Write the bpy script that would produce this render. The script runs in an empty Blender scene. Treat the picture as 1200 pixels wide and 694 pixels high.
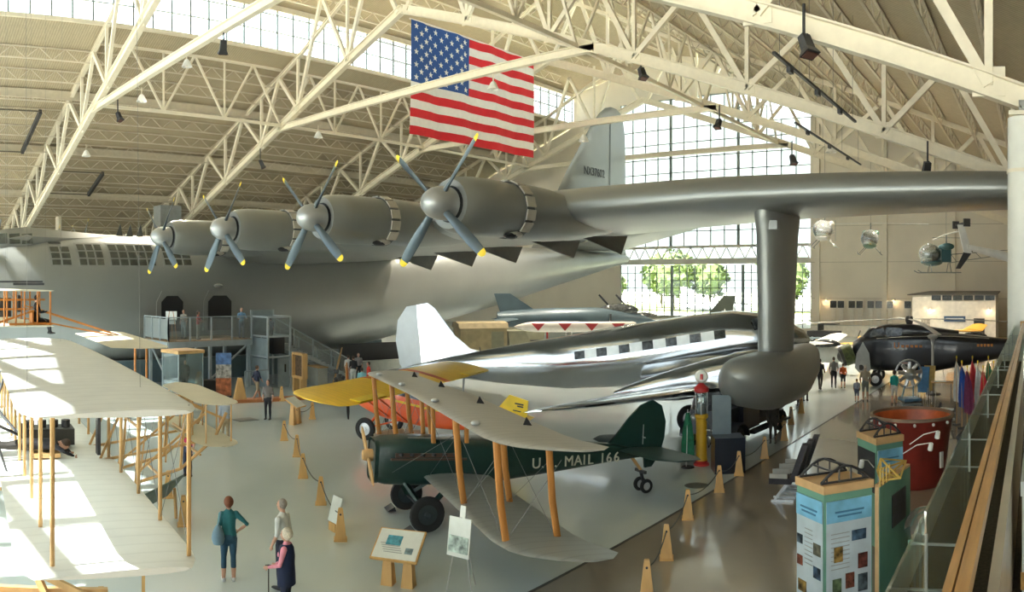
import bpy, bmesh, math, random
from mathutils import Vector, Matrix, Euler
random.seed(11)
sin, cos, tan, pi, rad = math.sin, math.cos, math.tan, math.pi, math.radians
S = bpy.context.scene
COL = S.collection
# ------------------------------------------------------------------ camera: level stitched panorama, 76 degrees wide
F, VPX, HY, EYE = 900.0, 1220.0, 333.0, 5.85        # world +Y runs along the hall, +X across it
cam = bpy.data.cameras.new('camera'); camo = bpy.data.objects.new('camera', cam); COL.objects.link(camo)
cam.type = 'PANO'; cam.panorama_type = 'CENTRAL_CYLINDRICAL'
cam.central_cylindrical_range_u_min = -600 / F
cam.central_cylindrical_range_u_max = 600 / F
cam.central_cylindrical_range_v_min = (HY - 694) / F
cam.central_cylindrical_range_v_max = HY / F
cam.central_cylindrical_radius = 1.0
cam.clip_start = 0.05; cam.clip_end = 2000
camo.location = (0, 0, EYE); camo.rotation_euler = (pi/2, 0, (VPX - 600) / F)
S.camera = camo
# ------------------------------------------------------------------ sky, sun, exposure
W = bpy.data.worlds.new('sky'); S.world = W; W.use_nodes = True
bg = W.node_tree.nodes['Background']; bg.inputs[0].default_value = (0.88, 0.95, 1.0, 1); bg.inputs[1].default_value = 3.2
sun = bpy.data.lights.new('sun', 'SUN'); sun.energy = 85; sun.angle = rad(0.53); sun.color = (1.0, 0.975, 0.94)
suno = bpy.data.objects.new('sun', sun); COL.objects.link(suno)
SUNDIR = Vector((0.10, 0.58, -0.85)).normalized()
suno.rotation_euler = SUNDIR.to_track_quat('-Z', 'Y').to_euler()
S.view_settings.view_transform = 'Standard'; S.view_settings.look = 'None'
S.view_settings.gamma = 1.0; S.view_settings.use_curve_mapping = False
S.view_settings.exposure = 1.05
try:
    S.cycles.use_denoising = True; S.cycles.max_bounces = 10; S.cycles.diffuse_bounces = 6
    S.cycles.glossy_bounces = 4; S.cycles.transparent_max_bounces = 24; S.cycles.sample_clamp_indirect = 8
    S.cycles.caustics_reflective = False; S.cycles.caustics_refractive = False
except Exception: pass
def portal(name, loc, rot, sx, sy):
    l = bpy.data.lights.new(name, 'AREA'); l.shape = 'RECTANGLE'; l.size = sx; l.size_y = sy
    o = bpy.data.objects.new(name, l); COL.objects.link(o); o.location = loc; o.rotation_euler = rot
    l.cycles.is_portal = True
    return o
# ------------------------------------------------------------------ helpers
def P(x, y, d):                       # a point seen at (x, y), d metres away
    r = (x - VPX) / F
    return Vector((d*sin(r), d*cos(r), EYE - (y - HY)*d/F))
def G(x, y, z=0.0):                   # the point at height z seen at (x, y)
    return P(x, y, (EYE - z)*F/(y - HY))
MATS = {}
def mat(name, col, rough=0.55, metal=0.0, var=0.10, scale=2.5, bump=0.0, bscale=40, coat=0.0, stretch=(1, 1, 1), emit=None, alpha=None, spec=0.5):
    if name in MATS: return MATS[name]
    m = bpy.data.materials.new(name); m.use_nodes = True; nt = m.node_tree; N = nt.nodes; L = nt.links
    b = N['Principled BSDF']
    b.inputs['Roughness'].default_value = rough; b.inputs['Metallic'].default_value = metal
    b.inputs['Coat Weight'].default_value = coat
    b.inputs['Specular IOR Level'].default_value = spec
    tc = N.new('ShaderNodeTexCoord'); mp = N.new('ShaderNodeMapping'); mp.inputs['Scale'].default_value = stretch
    L.new(tc.outputs['Object'], mp.inputs[0])
    n = N.new('ShaderNodeTexNoise'); n.inputs['Scale'].default_value = scale; n.inputs['Detail'].default_value = 4
    L.new(mp.outputs[0], n.inputs[0])
    r = N.new('ShaderNodeValToRGB')
    r.color_ramp.elements[0].position = 0.3; r.color_ramp.elements[1].position = 0.7
    r.color_ramp.elements[0].color = tuple(max(0, c*(1-var)) for c in col) + (1,)
    r.color_ramp.elements[1].color = tuple(min(1, c*(1+var)) for c in col) + (1,)
    L.new(n.outputs[0], r.inputs[0]); L.new(r.outputs[0], b.inputs['Base Color'])
    if bump:
        n2 = N.new('ShaderNodeTexNoise'); n2.inputs['Scale'].default_value = bscale; L.new(mp.outputs[0], n2.inputs[0])
        bp = N.new('ShaderNodeBump'); bp.inputs['Strength'].default_value = bump; bp.inputs['Distance'].default_value = 0.05
        L.new(n2.outputs[0], bp.inputs['Height']); L.new(bp.outputs[0], b.inputs['Normal'])
    if emit: b.inputs['Emission Color'].default_value = tuple(emit[:3]) + (1,); b.inputs['Emission Strength'].default_value = emit[3]
    if alpha is not None: b.inputs['Alpha'].default_value = alpha
    MATS[name] = m; return m
def rib_mat(name, col, axis, scale, rough=0.5, dark=0.8, var=0.06, sharp=0.12, bump=0.0, metal=0.0):
    """paint with thin seam lines at a regular spacing (fabric ribs, deck corrugation)"""
    if name in MATS: return MATS[name]
    m = mat(name, col, rough, metal, var); nt = m.node_tree; N = nt.nodes; L = nt.links; b = N['Principled BSDF']
    w = N.new('ShaderNodeTexWave'); w.wave_type = 'BANDS'; w.bands_direction = axis; w.inputs['Scale'].default_value = scale
    w.inputs['Distortion'].default_value = 0
    tc = [n for n in N if n.type == 'TEX_COORD'][0]; L.new(tc.outputs['Object'], w.inputs[0])
    r = N.new('ShaderNodeValToRGB'); r.color_ramp.elements[0].position = 0; r.color_ramp.elements[1].position = sharp
    r.color_ramp.elements[0].color = (dark, dark, dark, 1); r.color_ramp.elements[1].color = (1, 1, 1, 1)
    L.new(w.outputs[1], r.inputs[0])
    mx = N.new('ShaderNodeMix'); mx.data_type = 'RGBA'; mx.blend_type = 'MULTIPLY'; mx.inputs[0].default_value = 1
    src = b.inputs['Base Color'].links[0].from_socket
    L.new(src, mx.inputs[6]); L.new(r.outputs[0], mx.inputs[7]); L.new(mx.outputs[2], b.inputs['Base Color'])
    if bump:
        bp = N.new('ShaderNodeBump'); bp.inputs['Strength'].default_value = bump; bp.inputs['Distance'].default_value = 0.1
        L.new(w.outputs[1], bp.inputs['Height']); L.new(bp.outputs[0], b.inputs['Normal'])
    return m
def glass_mat(name, col=(0.9, 0.97, 0.95), refl=0.12, rough=0.02, opac=0.0):
    if name in MATS: return MATS[name]
    m = bpy.data.materials.new(name); m.use_nodes = True; nt = m.node_tree; N = nt.nodes; L = nt.links
    for n in list(N): N.remove(n)
    o = N.new('ShaderNodeOutputMaterial'); t = N.new('ShaderNodeBsdfTransparent'); t.inputs[0].default_value = col + (1,)
    g = N.new('ShaderNodeBsdfGlossy'); g.inputs[0].default_value = (1, 1, 1, 1); g.inputs[1].default_value = rough
    fr = N.new('ShaderNodeFresnel'); fr.inputs[0].default_value = 1.45
    mu = N.new('ShaderNodeMath'); mu.operation = 'MULTIPLY_ADD'; mu.inputs[1].default_value = 0.8; mu.inputs[2].default_value = refl*0.2
    L.new(fr.outputs[0], mu.inputs[0])
    mx = N.new('ShaderNodeMixShader'); L.new(mu.outputs[0], mx.inputs[0]); L.new(t.outputs[0], mx.inputs[1]); L.new(g.outputs[0], mx.inputs[2])
    if opac:
        d = N.new('ShaderNodeBsdfDiffuse'); d.inputs[0].default_value = (.8, .85, .83, 1)
        m2 = N.new('ShaderNodeMixShader'); m2.inputs[0].default_value = opac
        L.new(mx.outputs[0], m2.inputs[1]); L.new(d.outputs[0], m2.inputs[2]); mx = m2
    L.new(mx.outputs[0], o.inputs[0]); MATS[name] = m; return m

class MB:
    def __init__(s): s.v = []; s.f = []; s.m = []
    def add(s, vs, fs, m=0):
        k = len(s.v); s.v += [Vector(v) for v in vs]; s.f += [tuple(i+k for i in f) for f in fs]; s.m += [m]*len(fs); return s
    def box(s, c, d, R=None, m=0):
        c = Vector(c); q = []
        for x in (-.5, .5):
            for y in (-.5, .5):
                for z in (-.5, .5):
                    p = Vector((x*d[0], y*d[1], z*d[2])); q.append(c + (R @ p if R else p))
        return s.add(q, [(0,1,3,2),(4,6,7,5),(0,4,5,1),(2,3,7,6),(0,2,6,4),(1,5,7,3)], m)
    def bar(s, p, q, w, h=None, m=0, w2=None, h2=None):
        p = Vector(p); q = Vector(q); h = w if h is None else h; d = (q-p)
        if d.length < 1e-6: return s
        d.normalize(); up = Vector((0,0,1)) if abs(d.z) < 0.97 else Vector((0,1,0))
        a = d.cross(up).normalized(); b = a.cross(d)
        w2 = w if w2 is None else w2; h2 = h if h2 is None else h2
        vs = [p+a*i*w/2+b*j*h/2 for i, j in ((-1,-1),(1,-1),(1,1),(-1,1))] + [q+a*i*w2/2+b*j*h2/2 for i, j in ((-1,-1),(1,-1),(1,1),(-1,1))]
        return s.add(vs, [(3,2,1,0),(4,5,6,7),(0,1,5,4),(1,2,6,5),(2,3,7,6),(3,0,4,7)], m)
    def ibeam(s, p, q, w, h, t, m=0):
        p = Vector(p); q = Vector(q); d = (q-p).normalized(); up = Vector((0,0,1)) if abs(d.z) < 0.97 else Vector((0,1,0))
        a = d.cross(up).normalized(); b = a.cross(d)
        s.bar(p+b*(h/2-t/2), q+b*(h/2-t/2), w, t, m); s.bar(p-b*(h/2-t/2), q-b*(h/2-t/2), w, t, m); s.bar(p, q, t, h-2*t, m); return s
    def tube(s, pts, r, n=8, m=0, cap=True):
        pts = [Vector(p) for p in pts]; rs = r if isinstance(r, (list, tuple)) else [r]*len(pts); rings = []
        d0 = (pts[1]-pts[0]).normalized(); up = Vector((0,0,1)) if abs(d0.z) < 0.9 else Vector((1,0,0)); a = d0.cross(up).normalized()
        for i, p in enumerate(pts):
            d = (pts[min(i+1, len(pts)-1)] - pts[max(i-1, 0)]).normalized()
            a = (a - d*a.dot(d)).normalized(); b = d.cross(a)
            rings.append([p + a*rs[i]*cos(2*pi*k/n) + b*rs[i]*sin(2*pi*k/n) for k in range(n)])
        return s.loft(rings, m, cap)
    def loft(s, rings, m=0, cap=True, closed=True):
        n = len(rings[0]); vs = [v for r in rings for v in r]; fs = []
        for i in range(len(rings)-1):
            for k in range(n if closed else n-1):
                k2 = (k+1) % n; fs.append((i*n+k, i*n+k2, (i+1)*n+k2, (i+1)*n+k))
        if cap and closed: fs.append(tuple(reversed(range(n)))); fs.append(tuple(range((len(rings)-1)*n, len(rings)*n)))
        return s.add(vs, fs, m)
    def lathe(s, prof, o=(0,0,0), axis=(0,0,1), n=20, m=0, cap=False):
        o = Vector(o); z = Vector(axis).normalized(); x = z.orthogonal().normalized(); y = z.cross(x)
        return s.loft([[o + z*t + (x*cos(2*pi*k/n) + y*sin(2*pi*k/n))*max(r, 1e-4) for k in range(n)] for r, t in prof], m, cap)
    def slab(s, pts, off, m=0):            # polygon pushed along off
        pts = [Vector(p) for p in pts]; off = Vector(off); n = len(pts); vs = pts + [p+off for p in pts]
        return s.add(vs, [tuple(range(n)), tuple(reversed(range(n, 2*n)))] + [(i, i+n, (i+1) % n + n, (i+1) % n) for i in range(n)], m)
    def ell(s, c, r, n=12, k=8, m=0, R=None):
        c = Vector(c); rings = []
        for i in range(k+1):
            t = -pi/2 + pi*i/k; q = []
            for j in range(n):
                p = Vector((r[0]*max(cos(t), .01)*cos(2*pi*j/n), r[1]*max(cos(t), .01)*sin(2*pi*j/n), r[2]*sin(t))); q.append(c + (R @ p if R else p))
            rings.append(q)
        return s.loft(rings, m)
    def wing(s, secs, n=9, m=0):           # secs: (le_x, y, z, chord, thickness[, te_drop])   chord runs towards -x
        rings = []
        for sec in secs:
            lx, y, z, c, th = sec[:5]; drop = sec[5] if len(sec) > 5 else 0.0; up = []; lo = []
            for i in range(n+1):
                t = (1-cos(pi*i/n))/2
                h = 5*(0.2969*math.sqrt(t) - 0.126*t - 0.3516*t*t + 0.2843*t**3 - 0.1036*t**4)*th
                cam_ = 0.25*th*4*t*(1-t)*0.6
                up.append(Vector((lx - t*c, y, z + h + cam_ - drop*t))); lo.append(Vector((lx - t*c, y, z - h*0.8 + cam_*0.6 - drop*t)))
            rings.append(up + list(reversed(lo[1:-1])))
        return s.loft(rings, m)
    def xf(s, M):
        s.v = [M @ v for v in s.v]; return s
    def mesh(s, name, mats, smooth=35):
        me = bpy.data.meshes.new(name); me.from_pydata([tuple(v) for v in s.v], [], s.f)
        for q in (mats if isinstance(mats, (list, tuple)) else [mats]): me.materials.append(q)
        if any(s.m): me.polygons.foreach_set('material_index', s.m)
        bm = bmesh.new(); bm.from_mesh(me); bmesh.ops.recalc_face_normals(bm, faces=bm.faces); bm.to_mesh(me); bm.free()
        if smooth:
            me.polygons.foreach_set('use_smooth', [True]*len(me.polygons)); me.set_sharp_from_angle(angle=rad(smooth))
        me.update(); return me
    def build(s, name, mats, parent=None, smooth=35):
        return link(name, s.mesh(name, mats, smooth), parent)
def link(name, data, parent=None, loc=None, rot=None):
    o = bpy.data.objects.new(name, data); COL.objects.link(o)
    if parent: o.parent = parent
    if loc is not None: o.location = loc
    if rot is not None: o.rotation_euler = rot
    return o
def tag(o, label, cat, group=None):
    o['label'] = label; o['category'] = cat
    if group: o['group'] = group
    return o
def thing(name, label, cat, loc=(0,0,0), rotz=0.0, group=None, pitch=0.0, roll=0.0):
    o = bpy.data.objects.new(name, None); COL.objects.link(o); o.empty_display_size = .3
    o.location = loc; o.rotation_euler = (roll, pitch, rotz); return tag(o, label, cat, group)
def struct(name, mb, m, parent=None, smooth=0):
    o = mb.build(name, m, parent, smooth)
    if parent is None: o['kind'] = 'structure'
    return o
def part(name, m, parent, fn, smooth=35):
    b = MB(); fn(b); return b.build(name, m, parent, smooth)
def copy_tree(o, parent=None):
    c = o.copy(); COL.objects.link(c); c.parent = parent
    for ch in o.children: copy_tree(ch, c)
    return c
def text(name, body, size, m, parent, M, extrude=0.004, font_scale=(1, 1)):
    cu = bpy.data.curves.new(name, 'FONT'); cu.body = body; cu.size = size; cu.extrude = extrude
    cu.align_x = 'CENTER'; cu.align_y = 'CENTER'
    t = bpy.data.objects.new('tmp', cu); COL.objects.link(t)
    dg = bpy.context.evaluated_depsgraph_get(); me = bpy.data.meshes.new_from_object(t.evaluated_get(dg))
    bpy.data.objects.remove(t); me.name = name; me.materials.clear(); me.materials.append(m)
    o = link(name, me, parent); o.matrix_local = M @ Matrix.Diagonal((font_scale[0], font_scale[1], 1, 1)); return o
def face_m(o, xdir, up):                 # 4x4 frame: text runs along xdir, stands along up
    x = Vector(xdir).normalized(); y = Vector(up); y = (y - x*y.dot(x)).normalized(); z = x.cross(y)
    M = Matrix((x, y, z)).transposed().to_4x4(); M.translation = Vector(o); return M
# ------------------------------------------------------------------ the hall
CEN = -45.0                                        # ridge line
Y0, Y1 = -7.1, 86.0                                # glazed front wall, far gable wall
XL, XR = -104.0, 14.0
SL = 0.37
def zb(x): return 11.0 + SL*(45.0 - abs(x - CEN))  # underside of the trusses
def zroof(x): return zb(x) + 5.3
m_white = mat('cream_steel', (0.76, 0.69, 0.545), 0.5, 0, .05)
m_deck = rib_mat('roof_deck', (0.47, 0.39, 0.26), 'Y', 1.4, 0.7, 0.72, .06, .45, .25)
m_joist = mat('joist_steel', (0.62, 0.55, 0.42), 0.6, 0, .06)
m_wall = mat('wall_panel', (0.72, 0.66, 0.55), 0.75, 0, .05, 0.3)
m_mull = mat('window_steel', (0.22, 0.26, 0.25), 0.5, 0.2, .05)
m_mullw = mat('window_frame_white', (0.62, 0.60, 0.52), 0.5, 0, .05)
m_glass = glass_mat('window_glass', (0.55, 0.575, 0.55))
# floor: pale epoxy left of the joint, brown polished concrete right of it
def floor_mat(name, a, b, rough):
    m = mat(name, a, rough, 0, .0); nt = m.node_tree; N = nt.nodes; L = nt.links; bs = N['Principled BSDF']
    r = [n for n in N if n.type == 'VALTORGB'][0]; r.color_ramp.elements[0].color = a + (1,); r.color_ramp.elements[1].color = b + (1,)
    n = [n for n in N if n.type == 'TEX_NOISE'][0]; n.inputs['Scale'].default_value = 0.25; n.inputs['Detail'].default_value = 6
    bs.inputs['Coat Weight'].default_value = 0.5; bs.inputs['Coat Roughness'].default_value = 0.06
    return m
m_floor = floor_mat('floor_epoxy', (0.58, 0.665, 0.67), (0.64, 0.72, 0.725), 0.25)
m_floor2 = floor_mat('floor_concrete', (0.255, 0.225, 0.18), (0.34, 0.30, 0.24), 0.18)
struct('floor', MB().box(((XL-9)/2, (Y0+Y1)/2, -0.1), (-9-XL, Y1-Y0, 0.2)), m_floor)
struct('floor', MB().box(((XR-9)/2, (Y0+Y1)/2, -0.1), (XR+9, Y1-Y0, 0.2)), m_floor2)
struct('trim_1', MB().box((-9, (Y0+Y1)/2, 0.003), (0.07, Y1-Y0, 0.006)), mat('floor_joint', (.05, .05, .045), .6))
# roof: near slope, far slope, raised monitor over the ridge
def roof(name, x0, x1, z0, z1):
    b = MB(); b.slab([(x0, Y0-1, z0), (x1, Y0-1, z1), (x1, Y1+1, z1), (x0, Y1+1, z0)], (0, 0, 0.25))
    return struct(name, b, m_deck)
MX0, MX1, MZ = -60.0, -30.0, 31.6
c_near = roof('ceiling', MX1, XR, zroof(MX1), zroof(XR))
c_far = roof('ceiling', XL, MX0, zroof(XL), zroof(MX0))
c_mon = roof('ceiling', MX0-1, CEN, MZ, MZ+3.2); roof('ceiling', CEN, MX1+1, MZ+3.2, MZ)
# open-web roof joists running along the hall, one mesh per bay length shared by all
TY = [3.0, 22.0, 41.0, 60.0, 79.0]
def joist_mesh(L, depth, n):
    b = MB(); b.bar((0, 0, 0), (0, L, 0), .15, .1); b.bar((0, 0, -depth), (0, L, -depth), .15, .1)
    st = L/n
    for i in range(n):
        b.bar((0, i*st, 0), (0, (i+.5)*st, -depth), .065); b.bar((0, (i+.5)*st, -depth), (0, (i+1)*st, 0), .065)
    return b.mesh('purlin', m_joist, 0)
jm = joist_mesh(19.0, 1.0, 8)
for i, x in enumerate([-101 + 2.9*k for k in range(14)]):
    for y in TY[:4]: o = link('purlin', jm, c_far, (x, y, zroof(x) - .08))
for i, x in enumerate([-28.5 + 2.6*k for k in range(16)]):
    for y in TY[:4]: o = link('purlin', jm, c_near, (x, y, zroof(x) - .08))
for x in [-57, -52.5, -48, -42, -37.5, -33]:
    for y in TY[:4]: o = link('purlin', jm, c_mon, (x, y, MZ + 3.2*(1 - abs(x-CEN)/15.5) - .12))
for x in (-69.0, -78.4, -88.0):
    MB().ibeam((x, Y0, zroof(x)-.5), (x, Y1, zroof(x)-.5), .3, .8, .05).build('girder', m_joist, c_far, 0)
# walls
def gable_poly(y):
    return [(XL, y, 0), (XR, y, 0), (XR, y, zroof(XR)), (MX1, y, zroof(MX1)), (MX1, y, MZ), (CEN, y, MZ+3.2), (MX0, y, MZ), (MX0, y, zroof(MX0)), (XL, y, zroof(XL))]
# side walls
struct('wall_left', MB().box((XL-.15, (Y0+Y1)/2, zroof(XL)/2), (.3, Y1-Y0, zroof(XL))), m_wall)
struct('wall_right', MB().box((XR+.15, (Y0+Y1)/2, zroof(XR)/2), (.3, Y1-Y0, zroof(XR))), m_wall)
# far gable wall with the big window opening between WX0 and WX1
WX0, WX1 = -52.5, -26.6
b = MB()
b.slab([(XL, Y1, 0), (WX0, Y1, 0), (WX0, Y1, zroof(-60)-.2), (-60, Y1, zroof(-60)-.2), (XL, Y1, zroof(XL))], (0, .4, 0))
b.slab([(WX1, Y1, 0), (XR, Y1, 0), (XR, Y1, zroof(XR)), (WX1, Y1, zroof(WX1))], (0, .4, 0))
b.box(((WX0+WX1)/2, Y1+.2, .3), (WX1-WX0, .4, .6))
wall_back = struct('wall_back', b, m_wall)
for x in (-25.7, -17.7, -9.9, -2.0, 6.0):
    MB().box((x, Y1-.2, zroof(x)/2-.4), (.55, .4, zroof(x)-.8)).build('pilaster', m_wall, wall_back, 0)
for z in (4.2, 8.4, 12.6):
    MB().box(((WX1+XR)/2, Y1-.01, z), (XR-WX1, .02, .05)).build('panel_joint', mat('joint_beige', (.40, .36, .29), .8), wall_back, 0)
# window grid: mullions and single panes
m_glass_clear = glass_mat('clerestory_glass', (.90, .95, .94)); m_glass_front = glass_mat('front_glass', (.76, .785, .785))
def window_grid(name, o, ux, uz, cols, rows, cw, rh, skip=None, mw=.09, mm=None, thick=(), gm=None):
    """o lower-left corner, ux along, uz up"""
    o = Vector(o); ux = Vector(ux); uz = Vector(uz); nrm = ux.cross(uz); mm = mm or m_mull
    root = MB(); ok = {(c, r) for c in range(cols) for r in range(rows) if not (skip and skip(c, r))}
    for c in range(cols+1):
        rs = [r for r in range(rows) if (c, r) in ok or (c-1, r) in ok]
        if rs: root.bar(o+ux*c*cw+uz*min(rs)*rh, o+ux*c*cw+uz*(max(rs)+1)*rh, (.35 if c in thick else mw), mw+.06)
    for r in range(rows+1):
        cs = [c for c in range(cols) if (c, r) in ok or (c, r-1) in ok]
        if cs: root.bar(o+ux*min(cs)*cw+uz*r*rh, o+ux*(max(cs)+1)*cw+uz*r*rh, mw+.06, mw)
    w = struct(name, root, mm)
    pb = MB(); h = .5*(cw-mw*.5); k = .5*(rh-mw*.5)
    pb.slab([ux*-h+uz*-k, ux*h+uz*-k, ux*h+uz*k, ux*-h+uz*k], nrm*.012)
    pm = pb.mesh('pane', gm or m_glass, 0)
    for c, r in sorted(ok): link('pane', pm, w, o+ux*(c+.5)*cw+uz*(r+.5)*rh)
    return w
# clerestories along the monitor
CZ = zroof(MX0)
window_grid('window_1', (MX0, TY[0], CZ+.25), (0, 1, 0), (0, 0, 1), 46, 3, 1.8, 1.6, gm=m_glass_clear)
b = MB(); b.box((MX0, (TY[0]+Y0)/2, CZ+2.5), (.2, TY[0]-Y0, 5.2)); b.box((MX0, (Y0+Y1)/2, CZ+.1), (.3, Y1-Y0, .3)); b.box((MX0, (Y0+Y1)/2, MZ-.1), (.3, Y1-Y0, .5))
b.box((MX1, (Y0+Y1)/2, CZ+.1), (.3, Y1-Y0, .3)); b.box((MX1, (Y0+Y1)/2, MZ-.1), (.3, Y1-Y0, .5))
struct('trim_2', b, m_white)
b = MB()
for k in range(54): b.bar((MX1, Y0+1.8*k, CZ+.2), (MX1, Y0+1.8*k, MZ), .09)
w4 = struct('window_4', b, m_mull); MB().box((MX1, (Y0+Y1)/2, (CZ+MZ)/2), (.012, Y1-Y0, MZ-CZ)).build('pane', m_glass_clear, w4, 0)
# far window wall: upper grid follows the gable, band, lower grid
cw = (WX1-WX0)/14
window_grid('window_2', (WX0, Y1+.2, 10.6), (1, 0, 0), (0, 0, 1), 14, 10, cw, 1.86, lambda c, r: 10.6+(r+1)*1.86 > zroof(WX0 + (c+1)*cw)-.3 and c > 6, .11, thick=(4, 9))
window_grid('window_3', (WX0, Y1+.2, .6), (1, 0, 0), (0, 0, 1), 24, 8, (WX1-WX0)/24, .95, None, .08, thick=(7, 16))
b = MB(); b.box(((WX0+WX1)/2, Y1+.15, 8.6), (WX1-WX0, .3, .6)); b.box(((WX0+WX1)/2, Y1+.15, 10.5), (WX1-WX0, .3, .25))
b.bar((WX0, Y1-.5, 8.9), (WX1, Y1-.5, 8.9), .2); b.bar((WX0, Y1-.5, 10.4), (WX1, Y1-.5, 10.4), .2)
for k in range(16):
    x = WX0 + (WX1-WX0)*k/16; x2 = WX0 + (WX1-WX0)*(k+.5)/16; x3 = WX0 + (WX1-WX0)*(k+1)/16
    b.bar((x, Y1-.5, 8.9), (x2, Y1-.5, 10.4), .1); b.bar((x2, Y1-.5, 10.4), (x3, Y1-.5, 8.9), .1)
struct('trim_3', b, m_mullw)
MB().box(((WX0+WX1)/2, Y1+.2, 9.55), (WX1-WX0-.1, .015, 1.7)).build('pane', m_glass, bpy.data.objects['window_3'], 0)
# solid gable above the window
MB().slab([(MX0, Y1, 27.2), (WX0, Y1, 27.2), (WX0, Y1, 29.25), (MX1, Y1, 29.25), (MX1, Y1, MZ), (CEN, Y1, MZ+3.2), (MX0, Y1, MZ)], (0, .4, 0)).build('gable_panel', m_wall, wall_back, 0)
# glazed front wall behind the camera
b = MB(); n = 26
xs = [XL + 2 + (XR-XL-4)*k/52 for k in range(53)]
for i, x in enumerate(xs):
    top = MZ if MX0 < x < MX1 else zroof(x)
    b.bar((x, Y0, 0), (x, Y0, top), .55 if i % 3 == 0 else .34, .3)
for z in [2.4*k for k in range(1, 14)]:
    half = min(45, max(0, (zroof(CEN)-z)/SL)) if z > zroof(XL) else 47
    b.bar((max(XL, CEN-half), Y0, z), (min(XR, CEN+half), Y0, z), .2, .34 if int(z/2.4) % 3 else .6)
wf = struct('wall_front', b, m_mull)
MB().slab([(p[0], Y0-.2, p[2]) for p in gable_poly(Y0)], (0, .012, 0)).build('pane', m_glass_front, wf, 0)
# columns below the near eaves
def column(label, x, y, z0, z1):
    t = thing('column', label, 'column', (x, y, z0), 0, 'steel columns carrying the roof trusses')
    h = z1-z0
    part('shaft', mat('column_paint', (.74, .73, .66), .45, 0, .03), t, lambda b: b.lathe([(0, 0), (.62, 0), (.62, .05), (.5, .06), (.5, h-.02), (.44, h), (0, h)], n=32))
    part('cap_plate', m_white, t, lambda b: b.box((0, 0, h+.08), (.9, .9, .12)), 0)
    part('band', m_white, t, lambda b: b.lathe([(.505, 0), (.53, 0), (.53, .1), (.505, .1)], (0, 0, h*.77), n=32))
    part('pin_block', mat('grey_steel', (.3, .29, .26), .5, .4), t, lambda b: (b.box((0, 0, h+.3), (.35, .5, .34)), b.lathe([(0, -.3), (.12, -.3), (.12, .3), (0, .3)], (0, 0, h+.32), (0, 1, 0), 12)))
    return t
column('thick round cream column at the right edge, beside the balcony rail', -0.46, 22.0, 3.7, 10.6)
for i, y in enumerate(TY[2:]):
    column(('second', 'third', 'fourth')[i] + ' round column along the balcony edge, mostly hidden behind the near one', -0.1, y, 0.0, 10.6)
# transverse roof trusses
def truss(y, label, far_half=True):
    t = thing('roof_truss', label, 'roof truss', (CEN, y, 0), 0, 'cream steel roof trusses across the hall')
    ZR = zb(CEN)
    def bm_(x): return Vector((x-CEN, 0, zb(x)))
    def tp(x): return Vector((x-CEN, 0, min(zb(x)+4.9, MZ+2.4 if False else 99)))
    sides = (1, -1) if far_half else (1,)
    for sg in sides:
        XE = 45.5 if sg > 0 else 57.5; e = Vector((XE*sg, 0, 11.0+SL*(45-XE)-.0)); r = Vector((0, 0, ZR))
        MB().ibeam(e, r, .5, .68, .06).build('bottom_chord', m_white, t, 0)
        MB().ibeam(Vector(((XE+1.5)*sg, 0, 11.0+SL*(45-XE-1.5)+4.7)), Vector((14*sg, 0, zb(CEN+14*sg)+4.9)), .36, .36, .04).build('top_chord', m_white, t, 0)
        MB().ibeam(Vector((14*sg, 0, zb(CEN+14*sg)+4.9)), Vector((0, 0, MZ+2.6)), .3, .3, .04).build('top_chord', m_white, t, 0)
        xs = ([] if sg > 0 else [57, 50.5]) + [43.5, 36.5, 28.5, 21.0, 14.5, 7.0]
        for i, xx in enumerate(xs):
            p = Vector((xx*sg, 0, zb(CEN+xx)))
            q = Vector((xx*sg, 0, zb(CEN+xx)+4.7 if xx > 14 else MZ+2.5-(xx/15)*3))
            MB().bar(p, q, .24, .24).build('web_post', m_white, t, 0)
            nx = xs[i+1] if i+1 < len(xs) else 0.5
            mid = (xx+nx)/2
            q = Vector((mid*sg, 0, zb(CEN+mid)+4.8 if mid > 14 else MZ+2.4-(mid/15)*3)); p2 = Vector((nx*sg, 0, zb(CEN+nx)))
            MB().bar(p, q, .28, .32).build('web_brace', m_white, t, 0); MB().bar(q, p2, .28, .32).build('web_brace', m_white, t, 0)
            MB().box(p+Vector((0, 0, .1)), (.95, .11, .85)).build('gusset_plate', m_white, t, 0)
        MB().bar(Vector(((XE-.5)*sg, 0, 11.0+SL*(45-XE))), Vector(((XE+.8)*sg, 0, 11.0+SL*(45-XE)+4.5)), .34, .34).build('end_post', m_white, t, 0)
    MB().ibeam(Vector((18*1, 0, zb(CEN+18))), Vector((-18, 0, zb(CEN+18))), .42, .55, .06).build('tie_beam', m_white, t, 0)
    return t
truss(22.0, 'nearest roof truss, its thick lower chord ending on the column at the right edge')
truss(41.0, 'second roof truss, its long tie beam crossing in front of the flag')
truss(60.0, 'third roof truss, right behind the flag')
truss(79.0, 'farthest roof truss, in front of the big gable window')
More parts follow.
